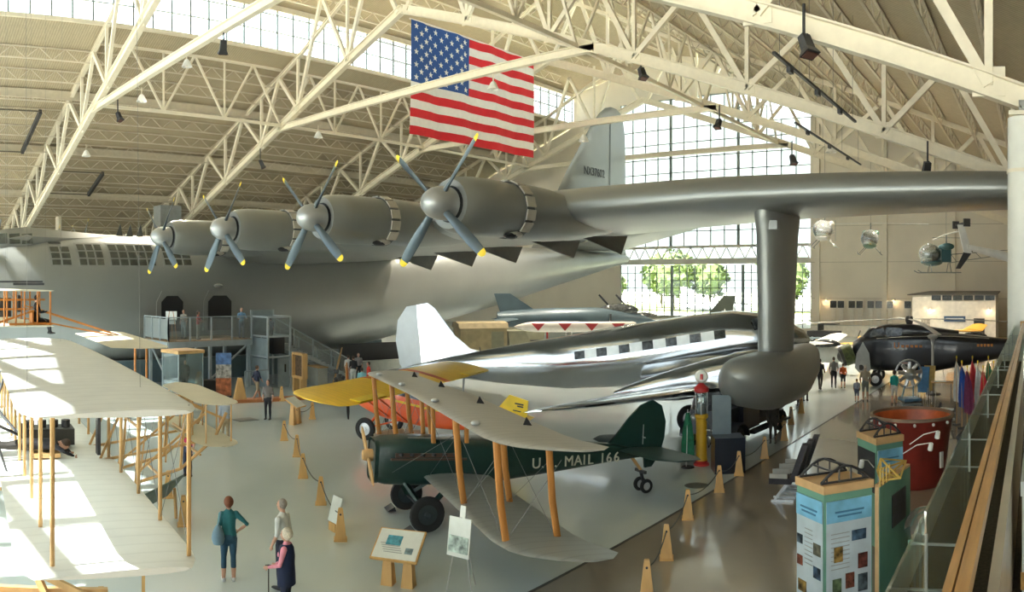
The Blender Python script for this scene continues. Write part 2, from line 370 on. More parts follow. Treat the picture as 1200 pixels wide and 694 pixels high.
# lengthwise bracing trusses under the clerestories, bay by bay
def ltruss(x, y0, y1, z0, z1, label):
    y0 += .2; y1 -= .2
    t = thing('bracing_truss', label, 'roof truss', (x, y0, 0), 0, 'lengthwise bracing trusses under the clerestories'); L = y1-y0
    MB().bar((0, 0, z0), (0, L, z0), .28, .28).build('bottom_chord', m_white, t, 0); MB().bar((0, 0, z1), (0, L, z1), .3, .3).build('top_chord', m_white, t, 0)
    n = 3
    for i in range(n):
        a = L*i/n; c = L*(i+1)/n; mid = (a+c)/2
        MB().bar((0, a, z0), (0, mid, z1), .18).build('web_brace', m_white, t, 0); MB().bar((0, mid, z1), (0, c, z0), .18).build('web_brace', m_white, t, 0)
        if i: MB().bar((0, a, z0), (0, a, z1), .15).build('web_post', m_white, t, 0)
    return t
bay = ['first', 'second', 'third', 'fourth']
for i in range(4):
    if i: ltruss(-62.2, TY[i], TY[i+1], 21.2, 26.6, 'lengthwise bracing truss under the far clerestory, %s bay from the camera' % bay[i])
    ltruss(-28.2, TY[i], TY[i+1], 21.2, 26.6, 'lengthwise bracing truss along the near roof slope, %s bay from the camera' % bay[i])
# outside: apron, grass and a tree line beyond the far windows
struct('ground', MB().box((-40, 200, -.35), (600, 640, .3)), mat('apron', (.42, .40, .34), .9, 0, .2, .05))
# ------------------------------------------------------------------ the giant grey flying boat (local +x forward, +y port wing, origin on the floor under the propeller line)
m_fb = mat('flying_boat_grey', (0.275, 0.285, 0.27), 0.36, 0.5, .05, .35)
m_fbd = mat('flying_boat_dark', (0.10, 0.105, 0.10), 0.5, .2)
m_black = mat('black_interior', (0.012, 0.012, 0.013), 0.6)
m_blade = mat('propeller_steel_blue', (0.10, 0.13, 0.15), 0.35, .5, .06)
m_yellow = mat('tip_yellow', (0.85, 0.62, 0.03), 0.5)
m_spin = mat('spinner_grey', (0.36, 0.37, 0.36), 0.35, .55, .04)
m_winframe = mat('window_frame_grey', (0.26, 0.27, 0.26), 0.5, .3)
m_darkglass = mat('dark_glazing', (0.06, 0.063, 0.05), 0.12, 0, .4, 3)
fb = thing('flying_boat', 'giant grey eight-engined flying boat filling the hall, nose towards the left', 'flying boat', (-44.9, 17.2, 0), -pi/2)
FS = [(15.0, .15, 5.2, 5.9), (14.2, 1.1, 4.0, 6.8), (12.5, 2.0, 2.6, 7.6), (10.0, 2.8, 1.5, 8.1), (7.0, 3.35, .9, 8.5), (3.0, 3.7, .5, 8.75), (-2.0, 3.8, .4, 8.85), (-8, 3.8, .4, 8.95),
      (-14, 3.75, .7, 9.0), (-20, 3.5, 1.5, 9.05), (-26, 3.1, 2.5, 9.1), (-35, 2.45, 4.0, 9.2), (-46, 1.5, 6.1, 9.35), (-54, .75, 7.6, 9.3), (-58.0, .2, 8.3, 9.0)]
def fsec(x):
    for a, b_ in zip(FS, FS[1:]):
        if a[0] >= x >= b_[0]:
            t = (a[0]-x)/(a[0]-b_[0]); return [a[i] + (b_[i]-a[i])*t for i in (1, 2, 3)]
    return list(FS[-1][1:])
def fring(x, n=36):
    w, zb_, zt = fsec(x); h = (zt-zb_)/2; c = (zt+zb_)/2; q = []
    for k in range(n):
        a = 2*pi*k/n; cy, sz = cos(a), sin(a)
        e = .72 if sz > 0 else .9
        y = w*math.copysign(abs(cy)**e, cy); z = c + h*math.copysign(abs(sz)**e, sz)
        q.append(Vector((x, y, z)))
    return q
def fside(x, z):
    w, zb_, zt = fsec(x); h = (zt-zb_)/2; c = (zt+zb_)/2; s_ = min(.999, abs(z-c)/h)
    e = .72 if z > c else .9
    s1 = s_**(1/e); return w*(max(0, 1-s1*s1)**.5)**e
xs = []
for a, b_ in zip(FS, FS[1:]):
    n_ = max(1, int((a[0]-b_[0])/1.5)); xs += [a[0] + (b_[0]-a[0])*i/n_ for i in range(n_)]
xs.append(FS[-1][0])
fus = part('hull', m_fb, fb, lambda b: b.loft([fring(x) for x in xs]), 50)
def patch(b, x0, x1, z0, z1, off=.03, n=3):
    rows = [[Vector((x0+(x1-x0)*i/n, fside(x0+(x1-x0)*i/n, z0+(z1-z0)*j/n)+off, z0+(z1-z0)*j/n)) for i in range(n+1)] for j in range(n+1)]
    back = [[v - Vector((0, .12, 0)) for v in r] for r in rows]
    vs = [v for r in rows for v in r] + [v for r in back for v in r]; fs = []; k = (n+1)**2
    for j in range(n):
        for i in range(n): fs.append((j*(n+1)+i, j*(n+1)+i+1, (j+1)*(n+1)+i+1, (j+1)*(n+1)+i))
    edge = [i for i in range(n+1)] + [j*(n+1)+n for j in range(1, n+1)] + [n*(n+1)+i for i in range(n-1, -1, -1)] + [j*(n+1) for j in range(n-1, 0, -1)]
    for a, c in zip(edge, edge[1:]+edge[:1]): fs.append((a, a+k, c+k, c))
    b.add(vs, fs)
# side window groups: frame and single panes
for (x0, x1, nc, z0, z1) in ((5.1, 3.9, 2, 6.9, 8.05), (3.5, 1.95, 3, 6.9, 8.2), (1.6, -1.25, 5, 6.9, 8.2), (-1.75, -3.6, 3, 6.95, 8.2)):
    fr = part('side_window', m_winframe, fus, lambda b: patch(b, x0+.06, x1-.06, z0-.06, z1+.06, .02, 4))
    st = (x1-x0)/nc
    for c in range(nc):
        for r in range(3):
            zz = z0 + (z1-z0)*r/3
            part('pane', m_darkglass, fr, lambda b: patch(b, x0+st*c-.06, x0+st*(c+1)+.06, zz+.04, zz+(z1-z0)/3-.04, .05, 2))
part('vent_window', m_darkglass, fus, lambda b: patch(b, 5.0, 4.3, 8.18, 8.3, .04, 2))
# doorways with pale rounded frames
for x0, x1, z0, z1 in ((-1.4, -2.8, 3.05, 5.15), (-4.5, -6.1, 3.05, 5.15)):
    def octo(b, g, o):
        pts = [(x0+g, z0), (x0+g, z1-.35), (x0+g-.35, z1+g), (x1-g+.35, z1+g), (x1-g, z1-.35), (x1-g, z0)]
        b.slab([(x, fside(x, max(z, 4.0))+o, z) for x, z in pts], (0, -.3, 0))
    fr = part('door_frame', m_fb, fus, lambda b: octo(b, .3, .05), 0)
    part('doorway', m_black, fr, lambda b: octo(b, .0, .09), 0)
part('door_lamp', m_winframe, fus, lambda b: b.ell((-5.2, fside(-5.2, 5.8)+.1, 5.75), (.3, .2, .12)))
# cockpit with framed panes
ck = part('cockpit', m_fb, fb, lambda b: b.loft([[Vector((x, y*w, z0 + (z1-z0)*zz)) for y, zz in ((-1, 0), (-1, .55), (-.75, .95), (0, 1), (.75, .95), (1, .55), (1, 0))] for x, w, z0, z1 in ((9.0, 1.6, 7.6, 8.0), (8.2, 2.0, 7.6, 9.0), (6.2, 2.2, 7.8, 9.25), (3.0, 1.8, 8.0, 9.0), (0.5, .8, 8.3, 8.9))]), 30)
for i in range(3):
    x = 8.0 - .72*i
    part('pane', m_darkglass, ck, lambda b: b.slab([(x, 2.06+.05*i, 8.15), (x-.6, 2.1+.05*i, 8.17), (x-.6, 1.95+.05*i, 8.75), (x, 1.9+.05*i, 8.7)], (0, .06, .02)), 0)
part('windscreen', m_darkglass, ck, lambda b: b.slab([(8.95, -1.3, 7.95), (8.95, 1.3, 7.95), (8.3, 1.5, 8.85), (8.3, -1.5, 8.85)], (.06, 0, .04)), 0)
part('mast', m_winframe, fb, lambda b: b.tube([(7.5, .4, 9.2), (7.4, .4, 9.7)], .05, 6))
for i, xx in enumerate((-.2, -.9, -1.6)):
    part('antenna_fin', m_fbd, fb, lambda b: b.slab([(xx, -.5, 8.9), (xx-.45, -.5, 8.9), (xx-.3, -.5, 9.7)], (0, .06, 0)), 0)
# wing: one panel each side
def wsec(y):
    t = y/48.9
    le = -5.0 - 1.3*t; ch = 15.5 + (5.4-15.5)*t; th = 2.7 + (1.05-2.7)*min(1, t*1.0)
    z = 8.05 + .75*min(1, t/.7); drop = .55*(1-t)
    return le, z, ch, th, drop
def wing_side(sg):
    secs = []
    for y in [2.0, 6, 10, 14, 18, 22, 26, 30, 34, 38, 42, 45, 47, 48.2, 48.8, 48.95]:
        le, z, ch, th, dr = wsec(y); k = 1.0
        if y > 45: k = math.sqrt(max(.02, 1-((y-45)/4)**2))
        secs.append((le-ch*(1-k)*.35, y*sg, z, ch*k, th*k, dr))
    return part('wing', m_fb, fb, lambda b: b.wing(secs, 12), 60)
wl = wing_side(1); wr = wing_side(-1)
# chordwise plates under the trailing edge
for y in (8.5, 12.9, 17.0, 21.6, 24.9):
    le, z, ch, th, dr = wsec(y); te = le-ch
    part('flap_hinge_plate', m_fbd, wl, lambda b: b.slab([(te+4.2, y, z-.55), (te-.1, y, z-dr-.05), (te+.5, y, z-dr-1.0)], (0, .1, 0)), 0)
# engine nacelles
blade_secs = [(.35, .11, .2), (.8, .13, .12), (1.4, .17, .08), (2.0, .17, .05), (2.4, .14, .035)]
def blade_mesh():
    b = MB(); rings = []
    for r, hw, th in blade_secs:
        tw = rad(55 - 32*r/2.6); q = []
        for k in range(8):
            a = 2*pi*k/8; u_, w_ = hw*cos(a), th*.5*sin(a); q.append(Vector((u_*sin(tw) + w_*cos(tw), u_*cos(tw) - w_*sin(tw), r)))
        rings.append(q)
    b.loft(rings); return b.mesh('propeller_blade', m_blade)
def tip_mesh():
    b = MB(); rings = []
    for r, hw, th in ((2.4, .142, .037), (2.55, .11, .03), (2.61, .04, .015)):
        tw = rad(55 - 32*r/2.6); q = []
        for k in range(8):
            a = 2*pi*k/8; u_, w_ = hw*cos(a), th*.5*sin(a); q.append(Vector((u_*sin(tw) + w_*cos(tw), u_*cos(tw) - w_*sin(tw), r)))
        rings.append(q)
    b.loft(rings); return b.mesh('blade_tip', m_yellow)
BM, TM = blade_mesh(), tip_mesh()
m_flap = mat('cowl_flap', (0.48, 0.45, 0.38), 0.5, .2)
def nacelle(y):
    le, z, ch, th, dr = wsec(abs(y)); zc = 8.42
    nc = part('nacelle', m_fb, fb, lambda b: b.loft([[Vector((x, y + r*cos(2*pi*k/28), zc + dz + r*sin(2*pi*k/28)*(1 if r > .3 else 1))) for k in range(28)] for x, r, dz in
         ((-.55, .55, 0), (-.5, .8, 0), (-.75, .92, 0), (-1.4, .98, 0), (-2.9, .98, 0), (-3.3, .94, 0), (-4.2, 1.0, .0), (-5.5, .98, -.02), (-7.5, .8, -.05), (-10, .35, -.1))]), 50)
    part('intake', m_black, nc, lambda b: b.lathe([(.001, -.53), (.6, -.53)], (0, y, zc), (1, 0, 0), 20))
    part('flap_gap', m_fbd, nc, lambda b: b.lathe([(.97, -3.28), (1.0, -3.3), (1.0, -3.72), (.97, -3.74)], (0, y, zc), (1, 0, 0), 24))
    for k in range(14):
        a = -.35*pi + 2*pi*k/14*1.0
        if sin(a) < -.85: continue
        R = Matrix.Rotation(a, 3, 'X')
        part('cowl_flap', m_flap, nc, lambda b: b.box(Vector((-3.5, y, zc)) + R @ Vector((0, 1.03, 0)), (.46, .05, .37), R), 0)
    part('exhaust_outlet', m_black, nc, lambda b: b.ell((-3.1, y+.45, zc-.9), (.35, .2, .12)))
    part('exhaust_lip', m_flap, nc, lambda b: b.ell((-3.25, y+.42, zc-.86), (.42, .26, .13)))
    pr = part('propeller', m_spin, fb, lambda b: b.lathe([(.001, .62), (.16, .58), (.34, .45), (.48, .22), (.54, -.05), (.54, -.45), (.4, -.5)], (0, y, zc), (1, 0, 0), 24))
    for k in range(4):
        R = (rad(45 + 90*k + 4), 0, 0)
        link('propeller_blade', BM, pr, (0, y, zc), R); link('blade_tip', TM, pr, (0, y, zc), R)
for y in (6.9, 13.8, 20.8, 27.7): nacelle(y)
for y in (-6.9, -13.8, -20.8, -27.7):
    nacelle(y)
# wingtip float on its pylon
def float_part(sg):
    y = 35.7*sg; le, z, ch, th, dr = wsec(36.2); xc = -8.6
    py = part('float_pylon', m_fb, fb, lambda b: b.loft([[Vector((xc + x0*cos(2*pi*k/24)*(1.0) + dx, y + .62*s_*sin(2*pi*k/24)*1.0, zz)) for k in range(24)] for zz, x0, s_, dx in ((8.7, 1.75, 1.0, 0), (8.15, 1.7, .98, 0), (7.6, 1.5, .95, 0), (5.5, 1.3, .9, .1), (3.4, 1.15, .85, .2))]), 60)
    part('pylon_hatch', m_winframe, py, lambda b: b.box((xc+1.35, y+.35, 7.85), (.3, .3, .3)))
    part('float', m_fb, fb, lambda b: b.loft([[Vector((x, y + w*math.copysign(abs(cos(2*pi*k/24))**.85, cos(2*pi*k/24)), zc + h*sin(2*pi*k/24) if sin(2*pi*k/24) > 0 else zc + hb*sin(2*pi*k/24))) for k in range(24)] for x, w, h, hb, zc in
        ((-4.6, .05, .05, .05, 3.0), (-4.9, .55, .5, .45, 2.85), (-5.6, 1.0, .85, .8, 2.7), (-7, 1.25, .95, 1.0, 2.6), (-9, 1.25, .95, 1.0, 2.6), (-10.5, 1.0, .8, .75, 2.75), (-12, .55, .5, .4, 3.0), (-13, .06, .08, .08, 3.2))]), 60)
float_part(1); float_part(-1)
# tail
def tailfin(b):
    secs = []
    for z, le, c in ((9.0, -40.0, 17.5), (11, -41.6, 15.9), (14, -43.6, 13.9), (17.2, -45.9, 11.6), (20, -48.2, 9.3), (22.6, -50.4, 7.0), (24.2, -52.0, 5.0), (25.0, -53.2, 3.2), (25.3, -54.2, 1.4)):
        secs.append((z, le, c))
    rings = []
    for z, le, c in secs:
        th = .9*c/14+.1; q = []
        for k in range(20):
            a = 2*pi*k/20; t = (1-cos(a))/2; q.append(Vector((le - c*t, th*.5*sin(a)*(1-t*.6), z)))
        rings.append(q)
    b.loft(rings)
fin = part('tail_fin', m_fb, fb, tailfin, 60)
part('rudder_gap', m_fbd, fin, lambda b: b.slab([(-53.4, .42, 10.2), (-53.5, .42, 10.2), (-54.0, .2, 23.6), (-53.9, .2, 23.6)], (0, .02, 0)), 0)
for sg in (1, -1):
    part('tailplane', m_fb, fb, lambda b: b.wing([(-45, .6*sg, 9.6, 11, .9), (-47, 8*sg, 11.2, 8.5, .65), (-49, 16*sg, 12.9, 5.5, .4), (-50.5, 17.2*sg, 13.2, 2, .15)], 8), 60)
text('registration', 'NX37602', 1.0, mat('registration_black', (.03, .03, .03), .6), fin, face_m((-50.3, .54, 17.6), (-1, .0, 0), (0, -.02, 1)), .02, (1.0, 1.2))
# cradle and low blue plinth wall that the hull rests on
cr = thing('hull_plinth', 'low blue-grey plinth wall under the hull of the giant flying boat', 'plinth', (-44.9, 17.2, 0), -pi/2)
m_pl = mat('plinth_blue', (.10, .15, .17), .6)
part('wall_face', m_pl, cr, lambda b: (b.box((-8, 2.9, .65), (32, .2, 1.3)), b.box((-8, -2.9, .65), (32, .2, 1.3))), 0)
part('cap', mat('plinth_cap', (.16, .2, .21), .6), cr, lambda b: b.box((-8, 2.9, 1.33), (32, .3, .06)), 0)
# ------------------------------------------------------------------ polished silver airliner (origin at the main wheels, nose up on its tail wheel)
m_alu = mat('polished_aluminium', (0.66, 0.68, 0.70), 0.15, 1.0, .05, .8, .03, 6)
m_alu2 = mat('brushed_aluminium', (0.52, 0.54, 0.55), 0.3, 1.0, .06, 1.0)
m_fabric_silver = mat('silver_fabric', (0.50, 0.53, 0.55), 0.45, .25, .04)
m_rub = mat('tyre_rubber', (0.018, 0.018, 0.018), 0.75)
m_dark = mat('dark_paint', (0.03, 0.03, 0.032), 0.5)
m_hub = mat('wheel_hub', (.55, .56, .56), .3, .6)
def wheel(parent, c, r, w, hub=m_hub, name='wheel', axis=(0, 1, 0)):
    c = Vector(c)
    t = part(name, m_rub, parent, lambda b: b.lathe([(r*.55, -w*.42), (r*.8, -w*.5), (r*.95, -w*.36), (r, 0), (r*.95, w*.36), (r*.8, w*.5), (r*.55, w*.42)], c, axis, 28))
    part('hub', hub, t, lambda b: b.lathe([(.001, -w*.46), (r*.15, -w*.46), (r*.2, -w*.3), (r*.56, -w*.25), (r*.57, 0), (r*.56, w*.25), (r*.2, w*.3), (r*.15, w*.46), (.001, w*.46)], c, axis, 24))
    return t
AL = thing('silver_airliner', 'polished silver twin-engined propeller airliner parked behind the mail biplane', 'airplane', (-14.05, 29.5, 0), rad(13.5), None, -rad(9.2))
def ring(x, w, h, zc, n=24, e=1.0): return [Vector((x, w*math.copysign(abs(cos(2*pi*k/n))**e, cos(2*pi*k/n)), zc + h*math.copysign(abs(sin(2*pi*k/n))**e, sin(2*pi*k/n)))) for k in range(n)]
AS = [(5.2, .05, .05, 2.75), (5.0, .4, .4, 2.78), (4.4, .75, .78, 2.85), (3.4, 1.0, 1.1, 3.05), (2.2, 1.14, 1.28, 3.17), (.5, 1.22, 1.34, 3.2), (-3, 1.22, 1.33, 3.2), (-5.5, 1.12, 1.2, 3.27), (-8.5, .8, .9, 3.5), (-11.5, .47, .52, 3.75), (-13.6, .2, .22, 3.92), (-14.3, .04, .05, 3.98)]
afu = part('fuselage', m_alu, AL, lambda b: b.loft([ring(*a) for a in AS]), 60)
def aside(x, z):
    for a, c in zip(AS, AS[1:]):
        if a[0] >= x >= c[0]:
            t = (a[0]-x)/(a[0]-c[0]); w, h, zc = [a[i]+(c[i]-a[i])*t for i in (1, 2, 3)]
            return w*math.sqrt(max(0, 1-((z-zc)/h)**2))
    return 0
m_cabwin = mat('cabin_glass', (.05, .055, .055), .08, 0, .7, 6)
m_stripe = mat('white_cheat_line', (.82, .83, .80), .35, .3)
for i in range(7):
    x = 1.9 - 1.03*i; z = 3.57
    part('cabin_window', m_cabwin, afu, lambda b: b.slab([(x, -aside(x, z-.17)-.012, z-.17), (x-.46, -aside(x-.46, z-.17)-.012, z-.17), (x-.46, -aside(x-.46, z+.17)-.012, z+.17), (x, -aside(x, z+.17)-.012, z+.17)], (0, -.03, 0)), 0)
    if i < 6: part('white_panel', m_stripe, afu, lambda b: b.slab([(x-.47, -aside(x-.47, z-.19)-.006, z-.19), (x-1.02, -aside(x-1.02, z-.19)-.006, z-.19), (x-1.02, -aside(x-1.02, z+.19)-.006, z+.19), (x-.47, -aside(x-.47, z+.19)-.006, z+.19)], (0, -.02, 0)), 0)
# cockpit glazing
for sg in (1, -1):
    part('windscreen', m_cabwin, afu, lambda b: b.slab([(4.35, .12*sg, 3.65), (4.1, .6*sg, 3.58), (3.55, .72*sg, 3.98), (3.75, .12*sg, 4.09)], (.05, 0, .05)), 0)
    part('cockpit_side_window', m_cabwin, afu, lambda b: b.slab([(4.0, .66*sg, 3.58), (3.1, .95*sg, 3.53), (3.0, .8*sg, 3.95), (3.5, .72*sg, 3.97)], (0, .05*sg, .03)), 0)
# tail fin with fabric rudder
afin = part('tail_fin', m_alu, AL, lambda b: b.loft([[Vector((le - c*t, th*sn, z)) for t, sn in ((0, 0), (.15, .7), (.5, 1), (1, .8), (1, -.8), (.5, -1), (.15, -.7))] for z, le, c, th in ((3.75, -7.6, 5.6, .16), (4.15, -9.3, 3.9, .14), (4.5, -10.4, 2.8, .12), (5.2, -11.15, 2.0, .1), (6.0, -11.65, 1.5, .08), (6.7, -12.1, 1.02, .06), (7.0, -12.45, .65, .03))]), 40)
part('rudder', m_fabric_silver, AL, lambda b: b.loft([[Vector((le - c*t, th*sn, z)) for t, sn in ((0, .9), (.3, .9), (1, .12), (1, -.12), (.3, -.9), (0, -.9))] for z, le, c, th in ((3.6, -13.22, 1.0, .1), (4.2, -13.22, 1.35, .1), (5.4, -13.18, 1.45, .08), (6.4, -13.15, 1.2, .06), (7.0, -13.12, .6, .03))]), 40)
for sg in (1, -1):
    part('tailplane', m_alu, AL, lambda b: b.wing([(-10.9, .25*sg, 3.95, 2.5, .22), (-11.9, 3.2*sg, 4.0, 1.5, .12), (-12.4, 3.9*sg, 4.0, .7, .06)], 8), 50)
    part('wing', m_alu, AL, lambda b: b.wing([(2.3, .6*sg, 1.75, 4.5, .62), (2.3, 4.2*sg, 1.75, 4.5, .6), (1.5, 7.5*sg, 2.1, 3.45, .42), (.55, 11.5*sg, 2.5, 2.2, .26), (-.05, 13.6*sg, 2.72, 1.4, .15), (-.5, 14.4*sg, 2.8, .5, .05)], 10), 50)
    nac = part('engine_nacelle', m_alu, AL, lambda b: b.loft([[v + Vector((0, 2.85*sg, 0)) for v in ring(x, r, r, z, 24)] for x, r, z in ((3.75, .55, 2.1), (3.7, .68, 2.1), (3.4, .76, 2.1), (2.5, .78, 2.1), (2.3, .72, 2.1), (1.5, .72, 2.05), (0, .62, 1.95), (-1.5, .4, 1.9), (-2.6, .1, 1.9))]), 50)
    part('intake', m_black, nac, lambda b: b.lathe([(.001, 3.72), (.58, 3.72)], (0, 2.85*sg, 2.1), (1, 0, 0), 20))
    pr = part('propeller', m_alu2, AL, lambda b: b.lathe([(.001, .35), (.1, .3), (.16, .1), (.16, -.15)], (3.95, 2.85*sg, 2.1), (1, 0, 0), 16))
    for k in range(3):
        a = rad(120*k+20)
        part('propeller_blade', m_dark, pr, lambda b: b.loft([[Vector((3.98 + .03*cos(q), 2.85*sg + r*sin(a) + w*sin(q)*cos(a), 2.1 + r*cos(a) - w*sin(q)*sin(a))) for q in (0, pi/3, 2*pi/3, pi, 4*pi/3, 5*pi/3)] for r, w in ((.12, .07), (.6, .13), (1.2, .13), (1.75, .06))]))
    wheel(AL, (.35, 2.85*sg, .56), .56, .42)
    part('gear_leg', m_alu2, AL, lambda b: (b.tube([(.35, (2.85+.32)*sg, .56), (.9, (2.85+.3)*sg, 1.8)], .06), b.tube([(.35, (2.85-.32)*sg, .56), (.9, (2.85-.3)*sg, 1.8)], .06)))
wheel(AL, (-11.3, 0, 2.02), .25, .16, name='tail_wheel')
part('tail_wheel_leg', m_alu2, AL, lambda b: b.tube([(-11.3, .12, 2.05), (-11.0, .1, 3.4)], .05))
for x, z in ((1.2, 4.45), (-9.9, 4.1)): part('roof_antenna', m_dark, AL, lambda b: b.tube([(x, 0, z), (x, 0, z+.42)], .02, 6))

# ------------------------------------------------------------------ dark green mail biplane
m_green = mat('mail_green', (0.010, 0.038, 0.032), 0.32, 0, .15, 2, 0, 40, .4)
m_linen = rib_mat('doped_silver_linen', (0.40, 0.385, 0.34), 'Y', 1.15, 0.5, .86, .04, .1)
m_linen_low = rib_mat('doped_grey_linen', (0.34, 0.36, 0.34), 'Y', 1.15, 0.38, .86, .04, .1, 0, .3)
m_spruce = mat('varnished_spruce', (0.48, 0.20, 0.045), 0.4, 0, .15, 6, 0, 40, .2, (1, 1, .15))
m_wood = mat('light_wood', (0.55, 0.33, 0.13), 0.5, 0, .15, 5, 0, 40, .1, (1, 1, .2))
m_wire = mat('brace_wire', (.16, .17, .17), .4, .6)
ML = thing('mail_biplane', 'dark green mail biplane with silver wings and brown wooden struts', 'airplane', (-13.6, 13.25, 0), math.atan2(-.886, -.468), None, -rad(3.2))
def brect(x, w, z0, z1, r=.18, n=4):
    q = []; r = min(r, w*.9, (z1-z0)*.45)
    for cx, cz, a0 in ((w-r, z1-r, 0), (-w+r, z1-r, pi/2), (-w+r, z0+r, pi), (w-r, z0+r, 3*pi/2)):
        for k in range(n+1): a = a0 + pi/2*k/n; q.append(Vector((x, cx + r*cos(a), cz + r*sin(a))))
    return q
mfu = part('fuselage', m_green, ML, lambda b: b.loft([brect(*a) for a in ((1.45, .40, 1.02, 2.0, .2), (1.25, .46, .98, 2.06, .2), (.6, .5, .96, 2.1, .2), (-.6, .5, .98, 2.06, .18), (-1.8, .5, 1.02, 2.05, .2), (-3.0, .42, 1.12, 1.98, .2), (-5.0, .24, 1.3, 1.78, .12), (-6.4, .08, 1.38, 1.52, .04))]), 40)
part('radiator', mat('radiator_grille', (.12, .14, .13), .4, .5, .3, 30), mfu, lambda b: b.loft([brect(1.47, .36, 1.07, 1.95, .17), brect(1.5, .36, 1.07, 1.95, .17)]), 0)
part('radiator_shell', m_green, mfu, lambda b: b.loft([brect(1.42, .42, 1.0, 2.03, .2), brect(1.52, .42, 1.0, 2.03, .2)], cap=False), 40)
part('louvre_slot', mat('exhaust_brown', (.09, .05, .035), .6), mfu, lambda b: b.box((.25, .5, 1.72), (1.6, .06, .1)), 0)
for k in range(6): part('exhaust_stub', m_dark, mfu, lambda b: b.tube([(.95-.27*k, .5, 1.74), (.9-.27*k, .6, 1.74)], .04, 6))
part('louvre_slot', mat('exhaust_brown', (.09, .05, .035), .6), mfu, lambda b: b.box((.2, .49, 1.62), (1.9, .07, .05)), 0)
part('engine_cover_strip', m_linen, mfu, lambda b: b.box((-.1, .28, 2.09), (1.6, .05, .03)), 0)
for x in (-2.15, -3.1): part('cockpit_opening', m_black, mfu, lambda b: b.lathe([(.001, 0), (.27, 0), (.3, .03), (.33, 0)], (x, 0, 2.035 if x > -3 else 1.975), (0, 0, 1), 18))
part('windshield', glass_mat('clear_plastic', (.85, .9, .9), .3), mfu, lambda b: b.slab([(-1.75, -.22, 2.03), (-1.75, .22, 2.03), (-1.9, .18, 2.28), (-1.9, -.18, 2.28)], (.01, 0, 0)), 0)
x = -2.55
for word, wdt in (('U.S.', .52), ('MAIL', .85), ('166', .62)):
    for ch in word:
        cwid = {'.': .1, 'I': .11, '1': .15, 'M': .29}.get(ch, .22)
        yy = .5 if x > -1.8 else (.5 - .08*(-1.8-x)/1.2 if x > -3 else .42 - .18*(-3-x)/2)
        text('letter', ch, .38, mat('lettering_cream', (.55, .55, .47), .6), mfu, face_m((x-cwid/2, yy+.004, 1.43), (-1, -.085, .02), (0, 0, 1)), .012)
        x -= cwid + .03
    x -= .17
pr = part('propeller', m_wood, ML, lambda b: b.lathe([(.001, .16), (.12, .14), (.15, .03), (.15, -.1)], (1.6, 0, 1.62), (1, 0, 0), 14))
for sg in (1, -1):
    a = rad(58)
    part('propeller_blade', m_wood, pr, lambda b: b.loft([[Vector((1.62 + w*.35*cos(q), sg*(r*sin(a)) + w*sin(q)*cos(a), 1.62 - sg*r*cos(a) + w*sin(q)*sin(a))) for q in (0, pi/3, 2*pi/3, pi, 4*pi/3, 5*pi/3)] for r, w in ((.1, .07), (.3, .1), (.6, .11), (.85, .09), (1.0, .03))]))
def bwing(name, z, dz, le, y0, y1, ch, m, sg, rake=.55, th=.13):
    return part(name, m, ML, lambda b: b.wing([(le, y0*sg, z, ch, th), (le, (y1-1.0)*sg, z+dz*.85, ch, th), (le-.1, (y1-.5)*sg, z+dz*.93, ch-.02, th), (le-.32, (y1-.15)*sg, z+dz, ch-.1, th*.8), (le-.75, (y1+.2)*sg, z+dz, ch-.45, th*.6), (le-1.25, y1*sg+.45*sg, z+dz, ch-1.2, th*.35)], 9), 50)
wtop = []
